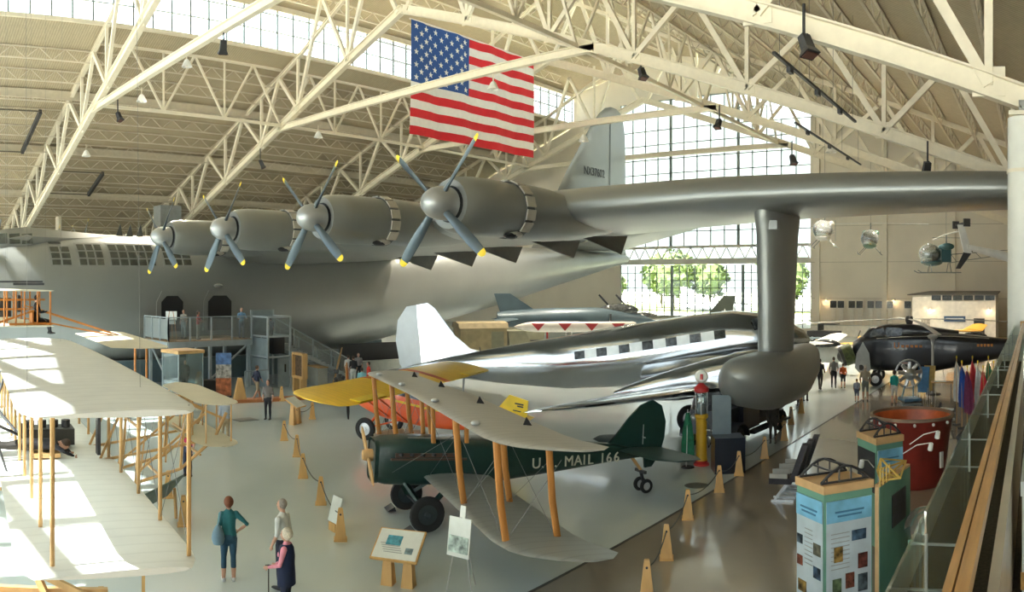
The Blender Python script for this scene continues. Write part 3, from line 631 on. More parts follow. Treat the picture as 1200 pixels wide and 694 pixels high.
for sg in (1, -1):
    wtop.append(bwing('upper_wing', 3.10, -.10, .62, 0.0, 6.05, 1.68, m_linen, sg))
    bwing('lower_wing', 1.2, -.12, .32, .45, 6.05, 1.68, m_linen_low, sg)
    for yy in (2.85, 5.2):
        for xo in (0.0, -1.05):
            part('wing_strut', m_spruce, ML, lambda b: b.loft([[Vector((xx + .075*cos(q) , yy*sg + .045*sin(q), zz)) for q in [2*pi*k/10 for k in range(10)]] for xx, zz in ((.1+xo, 1.2-.1*yy/5.05), (.25+xo, 2.0-.18*yy/5), (.4+xo, 3.08-.09*yy/5.05))]))
    for xo in (.1, -.75):
        part('cabane_strut', m_spruce, ML, lambda b: b.loft([[Vector((xx + .06*cos(q), yy_*sg + .035*sin(q), zz)) for q in [2*pi*k/8 for k in range(8)]] for xx, yy_, zz in ((xo, .45, 2.0), (xo+.1, .5, 3.07))]))
    for (xa, ya, za, xb, yb, zb2) in ((.2, .5, 1.2, .3, 2.85, 2.7), (.3, .55, 2.8, .1, 2.85, 1.2), (.1, 2.85, 1.2, .35, 5.2, 2.58), (.3, 2.85, 2.7, .15, 5.2, 1.15), (-.9, 2.85, 1.2, -.7, 5.2, 2.58), (-.75, 2.85, 2.7, -.9, 5.2, 1.15), (1.1, .46, 1.3, .3, 2.85, 2.7), (.1, 2.85, 1.2, -.95, 2.85, 2.7), (.1, 5.2, 1.15, -.95, 5.2, 2.58)):
        part('brace_wire', m_wire, ML, lambda b: b.tube([(xa, ya*sg, za), (xb, yb*sg, zb2)], .006, 4))
    for yy in (1.5, 4.2):
        part('wing_fitting', m_hub, wtop[-1], lambda b: b.ell((.45, yy*sg, 3.21-.09*yy/5), (.1, .06, .05)))
        part('aileron_horn', m_dark, wtop[-1], lambda b: b.slab([(-.55, yy*sg, 3.14-.09*yy/5), (-.75, yy*sg, 3.14-.09*yy/5), (-.62, yy*sg, 3.32-.09*yy/5)], (0, .02, 0)), 0)
    part('tailplane', mat('green_tail', (.022, .05, .045), .4), ML, lambda b: b.wing([(-5.2, .1*sg, 1.6, 1.5, .08), (-5.4, 1.6*sg, 1.6, 1.45, .07), (-5.85, 2.05*sg, 1.6, .8, .04)], 7), 50)
    wheel(ML, (.32, .95*sg, .43), .43, .15, mat('wheel_cover_dark', (.03, .04, .045), .5))
    part('gear_leg', m_green, ML, lambda b: (b.bar((.32, .8*sg, .45), (.75, .4*sg, 1.05), .13, .07), b.bar((.32, .8*sg, .45), (-.45, .42*sg, 1.05), .13, .07)), 0)
    part('wheel_chock', m_dark, ML, lambda b: b.slab([(.62, (.95-.2)*sg, .02), (.85, (.95-.2)*sg, .02), (.66, (.95-.2)*sg, .14)], (0, .4*sg, 0)), 0)
part('axle', m_dark, ML, lambda b: b.tube([(.32, -1.0, .43), (.32, 1.0, .43)], .04))
part('rudder', m_green, ML, lambda b: b.loft([[Vector((-5.6 - p[0]*1.12, .035*sg, (p[1]-1.5)*1.14+1.4)) for p in ((-.75, 1.62), (-.35, 2.0), (.0, 2.4), (.35, 2.72), (.7, 2.85), (.98, 2.7), (1.12, 2.3), (1.1, 1.9), (.98, 1.5), (.75, 1.2), (.55, 1.18), (.5, 1.5))] for sg in (-1, 1)]), 30)
part('rudder_horn', m_hub, ML, lambda b: (b.bar((-6.1, .03, 1.9), (-6.1, .16, 1.9), .03), b.bar((-6.1, .04, 1.7), (-6.1, .04, 2.25), .02)))
part('tail_skid', m_wood, ML, lambda b: b.bar((-5.7, 0, 1.45), (-6.1, 0, .98), .07))
dol = part('tail_dolly', m_dark, ML, lambda b: (b.bar((-6.1, -.25, .95), (-6.1, .25, .95), .08), b.bar((-6.1, 0, .95), (-6.2, 0, .65), .07)))
for sg in (1, -1): wheel(ML, (-6.2, .17*sg, .555), .2, .1, name='dolly_wheel')

# ------------------------------------------------------------------ yellow and orange high-wing monoplane
m_yel = rib_mat('wing_yellow', (0.80, 0.50, 0.015), 'Y', 1.2, 0.4, .84, .05, .1)
m_ora = mat('fuselage_orange', (0.80, 0.115, 0.02), 0.35, 0, .06, 2, 0, 40, .3)
m_yel2 = mat('tail_yellow', (0.82, 0.58, 0.02), 0.4)
YP = thing('cabin_monoplane', 'orange high-wing monoplane with yellow wing and yellow tail fin', 'airplane', (-21.3, 19.2, 0), pi + rad(18), None, -rad(8))
yfu = part('fuselage', m_ora, YP, lambda b: b.loft([brect(*a) for a in ((2.0, .3, 1.05, 1.65, .25), (1.6, .42, .95, 1.75, .25), (1.0, .48, .85, 1.95, .2), (.4, .5, .8, 2.25, .2), (-1.2, .48, .85, 2.25, .2), (-2.4, .4, 1.0, 2.0, .18), (-3.5, .22, 1.25, 1.8, .1), (-4.7, .06, 1.45, 1.7, .04))]), 40)
part('cheat_line', m_yel2, yfu, lambda b: b.slab([(1.0, .49, 1.62), (-1.2, .49, 1.62), (-4.2, .235, 1.66), (-4.2, .23, 1.6), (-1.2, .485, 1.54), (1.0, .485, 1.54)], (0, .012, 0)), 0)
part('cabin_window', m_cabwin, yfu, lambda b: b.slab([(.35, .505, 1.8), (-1.1, .49, 1.8), (-1.1, .47, 2.1), (.25, .47, 2.1)], (0, .015, 0)), 0)
part('windscreen', m_cabwin, yfu, lambda b: b.slab([(1.0, -.4, 1.93), (1.0, .4, 1.93), (.45, .42, 2.24), (.45, -.42, 2.24)], (.02, 0, .02)), 0)
eng = part('radial_engine', m_dark, YP, lambda b: b.lathe([(.001, 2.35), (.14, 2.32), (.2, 2.2), (.24, 2.05)], (0, 0, 1.35), (1, 0, 0), 16))
for k in range(7):
    a = 2*pi*k/7; part('cylinder', m_alu2, eng, lambda b: b.tube([(2.15, .15*sin(a), 1.35+.15*cos(a)), (2.15, .45*sin(a), 1.35+.45*cos(a))], .075, 8))
pr = part('propeller', m_hub, YP, lambda b: b.lathe([(.001, 2.6), (.08, 2.55), (.1, 2.35)], (0, 0, 1.35), (1, 0, 0), 12))
for sg in (1, -1):
    part('propeller_blade', m_dark if sg == -1 else m_spruce, pr, lambda b: b.loft([[Vector((2.48 + .03*cos(q), sg*r*.25 + w*sin(q), 1.35 + sg*r*.97)) for q in (0, pi/3, 2*pi/3, pi, 4*pi/3, 5*pi/3)] for r, w in ((.08, .06), (.5, .1), (.9, .09), (1.2, .03))]))
ZW = 2.30
for sg in (1, -1):
    yw = part('wing', m_yel, YP, lambda b: b.wing([(1.1, 0, ZW, 2.2, .2), (1.1, 5.0*sg, ZW, 2.2, .2), (1.05, 5.4*sg, ZW, 2.1, .17), (.85, 5.7*sg, ZW, 1.75, .12), (.35, 5.9*sg, ZW, .8, .05)], 9), 50)
    part('wing_stripe', mat('stripe_red', (.55, .1, .02), .45), yw, lambda b: b.wing([(1.104, 1.25*sg, ZW+.004, 2.21, .203), (1.104, 1.6*sg, ZW+.004, 2.21, .203)], 9), 50)
    part('aileron', m_yel2, yw, lambda b: b.box((-.9, 4.0*sg, ZW+.06), (.4, 1.6, .035)), 0)
    part('wing_strut', m_ora, YP, lambda b: (b.bar((.3, .5*sg, .95), (.6, 2.9*sg, ZW-.03), .1, .05), b.bar((-.5, .5*sg, .95), (-.3, 2.9*sg, ZW-.03), .1, .05)), 0)
    wheel(YP, (.85, 1.05*sg, .42), .42, .16)
    part('gear_leg', m_ora, YP, lambda b: (b.bar((.85, .95*sg, .45), (.7, .45*sg, 1.0), .08, .06), b.bar((.85, .95*sg, .45), (-.2, .45*sg, .9), .08, .05)), 0)
    part('tailplane', m_yel2, YP, lambda b: b.wing([(-3.7, .1*sg, 1.68, 1.1, .07), (-4.0, 1.4*sg, 1.68, .7, .05)], 7), 50)
yfin = part('tail_fin', m_yel2, YP, lambda b: b.slab([(-3.5, -.03, 1.65), (-3.95, -.03, 2.3), (-4.15, -.03, 2.6), (-4.85, -.03, 2.52), (-4.9, -.03, 1.7), (-4.8, -.03, 1.5)], (0, .06, 0)), 0)
for i, c_ in enumerate('NC50K2'): text('letter', c_, .2, mat('registration_brown', (.10, .03, .01), .6), yfin, face_m((-4.2-.115*i, .04, 1.85), (-1, 0, 0), (0, 0, 1)), .01)
part('tail_emblem', m_dark, yfin, lambda b: (b.box((-4.55, .035, 2.35), (.32, .02, .05)), b.box((-4.6, .035, 2.27), (.22, .02, .05)), b.box((-4.5, .035, 2.1), (.3, .02, .035))), 0)
wheel(YP, (-4.4, 0, .72), .1, .07, name='tail_wheel')
part('tail_spring', m_dark, YP, lambda b: b.tube([(-4.4, 0, .74), (-4.2, 0, 1.4)], .02, 6))
# ------------------------------------------------------------------ white canvas canard biplane hung low at the left
m_canvas = rib_mat('white_canvas', (0.83, 0.84, 0.80), 'Y', 1.0, 0.75, .93, .03, .12)
m_canvas2 = mat('cream_canvas', (0.70, 0.66, 0.52), 0.75, 0, .04)
m_cable = mat('steel_cable', (.2, .2, .19), .5, .2)
WF = thing('canard_biplane', 'white canvas canard biplane hung low, broad wings with slim wooden struts', 'airplane', (-14.5, 4.15, 0), rad(80.5))
def fwing(name, z, parent=WF):
    def f(b):
        half = 6.15; secs = []
        for y in [-6.15, -6.1, -5.9, -5.6, -5, -4, -3, -2, -1, 0, 1, 2, 3, 4, 5, 5.6, 5.9, 6.1, 6.15]:
            a = abs(y); k = 1.0
            if a > 5.55: k = math.sqrt(max(.25, 1-((a-5.55)/.68)**2))
            secs.append((1.2 - (1-k)*.35, y, z - .012*a*a/6, 2.25 - (1-k)*.7, .09))
        b.wing(secs, 8)
    return part(name, m_canvas, parent, f, 60)
ZL, ZU = 2.5, 4.38
fwing('lower_wing', ZL); fwing('upper_wing', ZU)
SY = (-5.85, -4.45, -3.1, -1.75, -.6, .6, 1.75, 3.1, 4.45, 5.85)
for y in SY:
    for x in (1.08, -.62):
        part('wing_strut', m_wood, WF, lambda b: b.loft([[Vector((x + .03*cos(q), y + .022*sin(q), z - .012*y*y/6)) for q in [2*pi*k/8 for k in range(8)]] for z in (ZL+.04, ZU-.02)]))
for a, c in zip(SY, SY[1:]):
    if -1 < a < 1: continue
    part('brace_wire', m_wire, WF, lambda b: b.tube([(1.08, a, ZL+.03), (1.08, c, ZU-.03)], .005, 4))
    part('brace_wire', m_wire, WF, lambda b: b.tube([(1.08, c, ZL+.03), (1.08, a, ZU-.03)], .005, 4))
# front elevator: two cambered surfaces with round tips
for z in (2.85, 3.62):
    def el(b, z=z):
        secs = []
        for y in (-1.65, -1.6, -1.45, -1.2, -.8, 0, .8, 1.2, 1.45, 1.6, 1.65):
            k = 1 if abs(y) < 1.2 else math.sqrt(max(.03, 1-((abs(y)-1.2)/.46)**2)); secs.append((3.45 - (1-k)*.4, y, z, .82*k, .035))
        b.wing(secs, 6)
    part('elevator', m_canvas2, WF, el, 60)
for y in (-1.3, -.45, .45, 1.3):
    for x in (3.3, 2.8): part('elevator_strut', m_wood, WF, lambda b: b.tube([(x, y, 2.85), (x, y, 3.62)], .016, 6))
# skids and outriggers
for y in (-.62, .62):
    part('skid', m_wood, WF, lambda b: b.tube([(-1.3, y, 2.02), (.4, y, 2.0), (1.6, y, 2.03), (2.5, y, 2.25), (3.2, y, 2.8), (3.45, y, 3.3)], .032, 6))
    for p, q in (((.9, y, 2.5), (3.2, y, 2.8)), ((.9, y, ZU-.05), (3.35, y, 3.2)), ((1.6, y, 2.05), (1.75, y, 4.0)), ((2.5, y, 2.25), (2.6, y, 3.6)), ((.9, y, 2.5), (1.6, y, 4.05)), ((1.0, y, 2.02), (1.0, y, 2.5)), ((-.7, y, 2.02), (-.7, y, 2.5))):
        part('outrigger', m_wood, WF, lambda b: b.bar(p, q, .045))
    part('outrigger', m_wood, WF, lambda b: b.bar((1.6, y, 2.2), (3.0, y, 3.3), .04))
    for z in (ZL, ZU-.05): part('tail_outrigger', m_wood, WF, lambda b: b.bar((-1.0, y*.8, z), (-3.3, y*.45, 3.1 + (z-3.4)*.35), .04))
for x, z in ((1.4, 2.03), (2.1, 2.12), (2.9, 2.5), (1.65, 3.1), (2.2, 3.3), (2.7, 2.9)):
    part('cross_bar', m_wood, WF, lambda b: b.bar((x, -.64, z), (x, .64, z), .04))
for k in range(4): part('cross_brace', m_wood, WF, lambda b: b.bar((1.2+.5*k, -.62, 2.1+.15*k), (1.6+.5*k, .62, 2.5+.3*k), .03))
for y in (-.3, .3): part('rudder', m_canvas2, WF, lambda b: b.slab([(-3.0, y, 2.4), (-3.65, y, 2.4), (-3.65, y, 3.9), (-3.0, y, 3.9)], (0, .025, 0)), 0)
# engine, radiator, chain tubes, propellers
en = part('engine', mat('engine_iron', (.06, .06, .055), .5, .4), WF, lambda b: (b.box((.05, .35, ZL+.32), (.95, .55, .32)),))
for k in range(4): part('cylinder', m_dark, en, lambda b: b.tube([(.38-.24*k, .35, ZL+.42), (.38-.24*k, .35, ZL+.62)], .09, 10))
part('flywheel', m_dark, en, lambda b: b.lathe([(.001, 0), (.24, 0), (.24, .07), (.001, .07)], (-.55, .35, ZL+.32), (1, 0, 0), 18))
part('radiator', m_dark, WF, lambda b: b.box((.85, -.75, ZL+.95), (.06, .22, 1.6)), 0)
for sg in (1, -1):
    part('drive_tube', m_dark, WF, lambda b: b.tube([(-.55, .35, ZL+.32), (-1.2, 1.65*sg, 3.45)], .03, 6))
    pr = part('propeller', m_wood, WF, lambda b: b.lathe([(.001, -.1), (.08, -.08), (.08, .08), (.001, .1)], (-1.35, 1.65*sg, 3.45), (1, 0, 0), 10))
    for e in (1, -1):
        part('propeller_blade', m_wood, pr, lambda b: b.loft([[Vector((-1.35 + .02*cos(q) + .3*w*sin(q), 1.65*sg + w*sin(q)*.9, 3.45 + e*r)) for q in (0, pi/3, 2*pi/3, pi, 4*pi/3, 5*pi/3)] for r, w in ((.05, .05), (.5, .1), (1.0, .12), (1.27, .1))]))
    for z in (ZL, ZU): part('propeller_mount', m_dark, WF, lambda b: b.bar((-.9, 1.3*sg, z), (-1.2, 1.65*sg, 3.45), .03))
part('hip_cradle', m_wood, WF, lambda b: b.box((-.1, -.4, ZL+.12), (.5, .5, .08)), 0)
for y in (-4.4, 4.4):
    for x in (.8, -.8):
        part('hanging_cable', m_cable, WF, lambda b: b.tube([(x, y, ZU), (x, y*.9, 15.6)], .0025, 4))
# ------------------------------------------------------------------ hung pusher biplane with seated figure, cut by the left edge
PB = thing('pusher_biplane', 'varnished wooden pusher biplane frame hung at eye level at the left edge', 'airplane', (-29.2, 6.55, 0), rad(88))
m_orw = mat('orange_varnish', (0.50, 0.18, 0.03), 0.45, 0, .15, 5)
for z, nm in ((5.62, 'upper_wing'), (4.42, 'lower_wing')):
    part(nm, m_canvas2, PB, lambda b: b.wing([(.95, -4.2, z, 1.9, .06), (.95, 4.2, z, 1.9, .06)], 7), 50)
for y in (-4.0, -2.4, -.8, .8, 2.4, 4.0):
    for x in (.85, -.35): part('wing_strut', m_orw, PB, lambda b: b.tube([(x, y, 4.42), (x, y, 5.62)], .035, 6))
for y in (-4.0, -2.4): part('brace_wire', m_wire, PB, lambda b: b.tube([(.85, y, 4.45), (-.35, y, 5.6)], .008, 4))
for y in (-.5, .5):
    part('front_boom', m_orw, PB, lambda b: b.bar((.9, y, 4.5), (4.6, y*.5, 3.75), .06)); part('front_boom', m_orw, PB, lambda b: b.bar((.9, y, 5.0), (4.6, y*.5, 3.8), .05))
    part('tail_boom', m_orw, PB, lambda b: b.bar((-.9, y, 4.5), (-4.2, y*.3, 4.9), .05))
part('front_elevator', m_canvas2, PB, lambda b: b.wing([(5.2, -3.9, 3.55, 1.0, .05), (5.4, -3.5, 3.58, 2.2, .09), (5.4, .0, 3.75, 2.2, .09), (5.4, 1.2, 3.8, 2.2, .09)], 7), 50)
for x in (4.3, 4.75): part('elevator_strut', m_orw, PB, lambda b: b.tube([(x, -3.0, 3.58), (x, -3.0, 2.3)], .04, 6))
for x in (-.75, -.05, .4): part('wing_strut', m_orw, PB, lambda b: b.tube([(x, -4.0, 4.42), (x, -4.0, 5.62)], .03, 6))
for p, q in (((-.9, -3.9, 4.55), (.3, -3.9, 4.95)), ((-.9, -3.9, 5.0), (.1, -3.9, 5.0)), ((-.9, -3.0, 5.3), (.9, -3.0, 5.3)), ((.9, -4.1, 4.5), (-.6, -4.1, 4.5))): part('frame_rail', m_orw, PB, lambda b: b.bar(p, q, .07), 0)
part('engine_block', m_dark, PB, lambda b: b.box((-.4, -1.7, 5.0), (.6, .4, .7)), 0)
part('radiator', m_dark, PB, lambda b: b.box((.1, -2.2, 5.15), (.1, .5, .6)), 0)
part('seat', m_orw, PB, lambda b: (b.box((.55, -3.4, 4.5), (.4, .5, .06)), b.box((.33, -3.4, 4.72), (.05, .5, .45))), 0)
for x in (.8, -.6):
    for y in (-3.5, 3.5): part('hanging_cable', m_cable, PB, lambda b: b.tube([(x, y, 5.6), (x, y, 17)], .004, 4))
lr = thing('lighting_rail', 'dark suspended lighting rail at the far left edge, above the pusher biplane', 'light rail', (-25.4, 5.6, 5.93), rad(75))
part('rail', m_dark, lr, lambda b: b.bar((-1.6, 0, 0), (1.4, 0, 0), .1, .06)); part('rail_cover', m_dark, lr, lambda b: b.bar((.4, 0, -.08), (1.45, 0, -.08), .16, .08))
for x in (-1.2, 1.0): part('hanging_cable', m_cable, lr, lambda b: b.tube([(x, 0, 0), (x, 0, 12)], .003, 4))
# ------------------------------------------------------------------ people: one continuous remeshed body, cloth and skin by region
import numpy as np
FIG = {}
def figure(pose='stand', female=False, hair='short', vox=.02, arms=None, legs=None):
    key = (pose, female, hair, vox)
    if key in FIG: return FIG[key]
    b = MB(); caps = []                   # caps: (p, q, r, region) region 0 skin 1 top 2 bottom 3 shoe 4 hair 5 forearm 6 calf
    def limb(pts, rs, regs):
        b.tube(pts, rs, 10)
        for i in range(len(pts)-1): caps.append((Vector(pts[i]), Vector(pts[i+1]), (rs[i]+rs[i+1])/2, regs[i]))
        for p, r in zip(pts, rs): b.ell(p, (r*.98,)*3, 8, 6)
    sw = .165 if female else .19; hw = .17 if female else .16; belly = .125 if pose in ('cane', 'stout') else .105
    seated = pose == 'sit'
    prof = [(.80, hw*.86, .10), (.88, hw, .118), (.98, hw*.98, .115), (1.10, hw*.84, belly), (1.24, sw*.9, belly+.01), (1.36, sw, .11), (1.43, sw*.78, .09), (1.475, .075, .07), (1.50, .055, .055)]
    b.loft([[Vector((d*cos(2*pi*k/16)*1.0, w*sin(2*pi*k/16), z)) for k in range(16)] for z, w, d in prof])
    caps += [(Vector((0, -.06, 1.04)), Vector((0, -.06, 1.38)), .13, 1), (Vector((0, .06, 1.04)), Vector((0, .06, 1.38)), .13, 1), (Vector((0, -.07, .85)), Vector((0, .07, .98)), .13, 2)]
    if female: b.ell((.09, .07, 1.27), (.07, .07, .075)); b.ell((.09, -.07, 1.27), (.07, .07, .075))
    # neck and head: face looks along +x
    b.tube([(-.01, 0, 1.44), (.005, 0, 1.56)], .054, 10); caps.append((Vector((0, 0, 1.50)), Vector((.01, 0, 1.56)), .05, 0))
    hc = Vector((.02, 0, 1.63))
    b.ell(hc, (.098, .076, .118), 16, 12); b.ell(hc+Vector((.02, 0, -.05)), (.07, .06, .065), 12, 8); b.ell(hc+Vector((.098, 0, -.012)), (.02, .014, .022), 8, 6)
    for s_ in (1, -1): b.ell(hc+Vector((-.005, .078*s_, -.005)), (.022, .012, .03), 8, 6)
    caps += [(hc+Vector((.03, 0, -.06)), hc+Vector((.05, 0, .02)), .07, 0)]
    hk = {'short': (.092, .08, .1, -.028, .035), 'bob': (.115, .105, .12, -.03, .02), 'bald': (.085, .078, .05, -.045, -.02), 'cap': (.1, .084, .09, -.01, .045)}[hair]
    b.ell(hc+Vector((hk[3], 0, hk[4])), hk[:3], 14, 10); caps.append((hc+Vector((hk[3]-.03, 0, hk[4])), hc+Vector((hk[3]-.02, 0, hk[4]+.03)), hk[1]+.005, 4))
    # arms: (elbow, wrist) per side relative to the shoulder; left is +y
    A = {'stand': ((-.02, .06, -.29), (.06, .05, -.53), (-.02, -.06, -.29), (.06, -.05, -.53)),
         'stout': ((-.02, .08, -.28), (.1, .05, -.5), (-.02, -.08, -.28), (.1, -.05, -.5)),
         'walk': ((-.12, .06, -.26), (-.02, .06, -.5), (.08, -.06, -.27), (.22, -.05, -.46)),
         'hip': ((-.03, .07, -.28), (.1, .05, -.5), (-.1, -.22, -.2), (.03, -.07, -.36)),
         'cane': ((.05, .09, -.27), (.28, .05, -.34), (.06, -.08, -.27), (.27, -.03, -.4)),
         'camera': ((.1, .1, -.24), (.26, -.02, -.06), (.1, -.1, -.24), (.26, .02, -.06)),
         'rest': ((.12, .1, -.25), (.3, .04, -.28), (.12, -.1, -.25), (.3, -.04, -.28)),
         'sit': ((.1, .09, -.26), (.34, .04, -.22), (.1, -.09, -.26), (.34, -.04, -.22)),
         'prone': ((.1, .1, .2), (.2, .03, .38), (.1, -.1, .2), (.2, -.03, .38))}[pose]
    for s_, (e, w) in ((1, A[:2]), (-1, A[2:])):
        sh = Vector((0, (sw-.015)*s_, 1.395)); e = sh+Vector(e); w = sh+Vector(w)
        limb([sh, (sh+e)/2, e, (e+w)/2, w], [.066, .052, .043, .039, .028], [1, 1, 5, 5])
        d = (w-e).normalized(); side = d.cross(Vector((0, s_, .25))).normalized(); palmn = d.cross(side).normalized()
        pc = w + d*.05
        R = Matrix((d, side, palmn)).transposed(); b.ell(pc, (.052, .036, .016), 8, 6, 0, R)
        caps.append((w + d*.02, w + d*.1, .03, 0))
        for i, (o, L) in enumerate(((-.027, .062), (-.009, .074), (.009, .07), (.026, .056))):
            k0 = w + d*.085 + side*o; k1 = k0 + d*L*.5 + palmn*.008*s_; k2 = k0 + d*L*.85 + palmn*.03*s_
            b.tube([k0 - d*.02, k0, k1, k2], [.0085, .009, .0085, .007], 6)
        b.tube([w + d*.03 - side*.025, w + d*.06 - side*.05, w + d*.09 - side*.058 + palmn*.01*s_], [.011, .01, .008], 6)
    # legs
    Lg = {'walk': ((.16, .5), (.24, .09), (-.02, .5), (-.26, .13))}.get(pose, ((.02, .5), (0, .085), (.02, .5), (-.01, .085)))
    for s_, k_, a_ in ((1, Lg[0], Lg[1]), (-1, Lg[2], Lg[3])):
        h = Vector((0, .085*s_, .88))
        if seated: k_ = Vector((.43, .11*s_, .84)); a_ = Vector((.5, .11*s_, .44))
        else: k_ = Vector((k_[0], .1*s_, k_[1])); a_ = Vector((a_[0], .105*s_, a_[1]))
        limb([h, (h+k_)/2, k_, k_+(a_-k_)*.45, a_], [.098, .083, .06, .06, .042], [2, 2, 6, 7])
        b.loft([[a_ + Vector((x, .042*cos(q)*w_, -.045 + .04*sin(q)*h_)) for q in [2*pi*j/10 for j in range(10)]] for x, w_, h_ in ((-.075, .6, .7), (-.05, 1, 1.2), (.05, 1.1, 1.1), (.13, 1.1, .75), (.18, .7, .5))])
        caps.append((a_+Vector((-.05, 0, -.045)), a_+Vector((.15, 0, -.045)), .045, 3))
    me = b.mesh('tmpfig', m_dark, 0); o = bpy.data.objects.new('tmpfig', me); COL.objects.link(o)
    rm = o.modifiers.new('r', 'REMESH'); rm.mode = 'VOXEL'; rm.voxel_size = vox
    sm = o.modifiers.new('s', 'SMOOTH'); sm.iterations = 2; sm.factor = .4
    dg = bpy.context.evaluated_depsgraph_get(); out = bpy.data.meshes.new_from_object(o.evaluated_get(dg)); bpy.data.objects.remove(o); out.name = 'body'
    n = len(out.polygons); C = np.empty(n*3); out.polygons.foreach_get('center', C); C = C.reshape(-1, 3)
    best = np.full(n, 1e9); reg = np.zeros(n, dtype=np.int32)
    for p, q, r, g in caps:
        p = np.array(p); q = np.array(q); d = q-p; L2 = max(1e-9, d@d); t = np.clip(((C-p)@d)/L2, 0, 1)
        ds = np.linalg.norm(C-(p+t[:, None]*d), axis=1) - r; m_ = ds < best; best[m_] = ds[m_]; reg[m_] = g
    fc = (C[:, 0] > hc.x+.035) & (C[:, 2] > 1.54) & (C[:, 2] < 1.70) & (abs(C[:, 1]) < .066); reg[fc] = 0
    if not seated and pose != 'prone':
        reg[(reg == 2) & (C[:, 2] > .995)] = 1
    out.materials.clear()
    for i in range(8): out.materials.append(m_dark)
    out.polygons.foreach_set('material_index', reg); out.polygons.foreach_set('use_smooth', [True]*n); out.update()
    FIG[key] = out; return out
m_skin = mat('skin', (.52, .29, .20), .55); m_shoe = mat('shoe_dark', (.03, .03, .03), .6); m_shoew = mat('shoe_white', (.6, .6, .6), .6)
def cloth(c, r=.8):
    return mat('cloth_%02d_%02d_%02d' % tuple(int(99*v) for v in c), c, r, 0, .12, 8, .15, 60)
EYE_M = MB().ell((0, 0, 0), (.006, .012, .007), 8, 6).mesh('eye', m_dark); MOUTH_M = MB().ell((0, 0, 0), (.006, .022, .006), 8, 6).mesh('mouth', mat('lips', (.35, .12, .1), .5))
def person(label, loc, face, h=1.72, top=(.5, .5, .5), bottom=(.1, .1, .15), hair=(.06, .035, .02), pose='stand', female=False, cut='short', sleeves=False, shorts=False, shoe=None, vox=.024, group='museum visitors', cat='person', root_rot=None):
    t = thing('person', label, cat, loc, face, group)
    if root_rot: t.rotation_euler = root_rot
    k = h/1.75; t.scale = (k, k, k)
    o = link('body', figure(pose, female, cut, vox), t)
    ms = [m_skin, cloth(top), cloth(bottom), shoe or m_shoe, mat('hair_%02d_%02d' % (int(hair[0]*99), int(hair[1]*99)), hair, .7, 0, .2, 30), cloth(top) if sleeves else m_skin, m_skin if shorts is True else cloth(bottom), m_skin if shorts else cloth(bottom)]
    for i, m in enumerate(ms): o.material_slots[i].link = 'OBJECT'; o.material_slots[i].material = m
    for s_ in (1, -1): link('eye', EYE_M, t, (.11, .03*s_, 1.645))
    link('mouth', MOUTH_M, t, (.106, 0, 1.572))
    return t
def facing(x, deg):                     # 0 = looking away from the camera, 90 = towards the left of the picture, 180 = at the camera
    return pi/2 - (x-VPX)/F + rad(deg)
# visitors in the open floor
NEAR = .013
person('woman in teal top and blue cropped trousers seen from behind, hand on hip', G(268, 681), facing(268, 8), 1.66, (.015, .13, .15), (.02, .07, .12), (.16, .05, .02), 'hip', True, 'bob', False, 'cropped', m_shoew, NEAR)
bagp = G(268, 681)
def rel(loc, face, x, y, z): return Vector(loc) + Matrix.Rotation(face, 3, 'Z') @ Vector((x, y, z))
fa = facing(268, 8)
bg_ = thing('shoulder_bag', 'pale blue slouchy shoulder bag worn by the woman in teal', 'bag', rel(bagp, fa, -.06, .2, .82), fa)
part('bag_body', cloth((.16, .25, .32)), bg_, lambda b: b.loft([[Vector((w*.45*cos(2*pi*k/14)-.02, w*.35*sin(2*pi*k/14)+.02, z)) for k in range(14)] for z, w in ((-.06, .12), (-.04, .3), (.05, .38), (.16, .33), (.28, .18), (.33, .05))]))
part('strap', cloth((.16, .25, .32)), bg_, lambda b: b.tube([(-.05, .03, .3), (-.09, 0, .45), (-.04, -.03, .58), (.05, -.03, .55), (.06, .02, .3)], .014, 6))
l1 = G(333, 702); person('grey-haired man in white short-sleeved shirt standing by the woman in navy vest', G(331, 690), facing(331, 60), 1.72, (.62, .64, .62), (.02, .025, .05), (.25, .22, .19), 'stout', False, 'short', False, False, None, NEAR)
pw = person('white-haired woman in navy vest and pink sleeves leaning on a walking stick', G(336, 729), facing(336, 70), 1.62, (.75, .28, .36), (.015, .02, .05), (.62, .56, .45), 'cane', True, 'bob', True, False, None, NEAR)
vest = part('vest', cloth((.008, .016, .055)), pw, lambda b: b.loft([[Vector((d*cos(2*pi*k/20)*1.1 + .005, w*sin(2*pi*k/20)*1.06, z)) for k in range(20)] for z, w, d in ((.72, .205, .155), (.9, .2, .15), (1.1, .175, .14), (1.25, .17, .145), (1.38, .172, .125), (1.44, .13, .1), (1.47, .1, .08))], cap=False), 60)
wl_ = G(336, 729); fw = facing(336, 70)
cn = thing('walking_stick', 'thin black walking stick held by the woman in navy vest', 'walking stick', rel(wl_, fw, .4, -.16, 0), fw)
part('shaft', m_dark, cn, lambda b: b.tube([(0, 0, 0), (0, 0, .86)], .012, 8)); part('handle', m_dark, cn, lambda b: b.tube([(-.09, 0, .88), (0, 0, .875), (.06, 0, .86)], .015, 8))
FARV = .026
person('person in crimson shirt and dark jeans behind the white elevator planes', G(220, 559), facing(220, 150), 1.7, (.45, .015, .07), (.03, .04, .08), vox=FARV)
person('man in blue checked shirt and khaki trousers behind the white elevator tips', G(264, 521), facing(264, 20), 1.72, (.36, .42, .5), (.42, .33, .2), vox=FARV)
person('man in navy shirt and khaki shorts walking below the lift tower', G(301, 469), facing(301, -60), 1.75, (.02, .025, .05), (.36, .29, .2), pose='walk', shorts=True, vox=FARV)
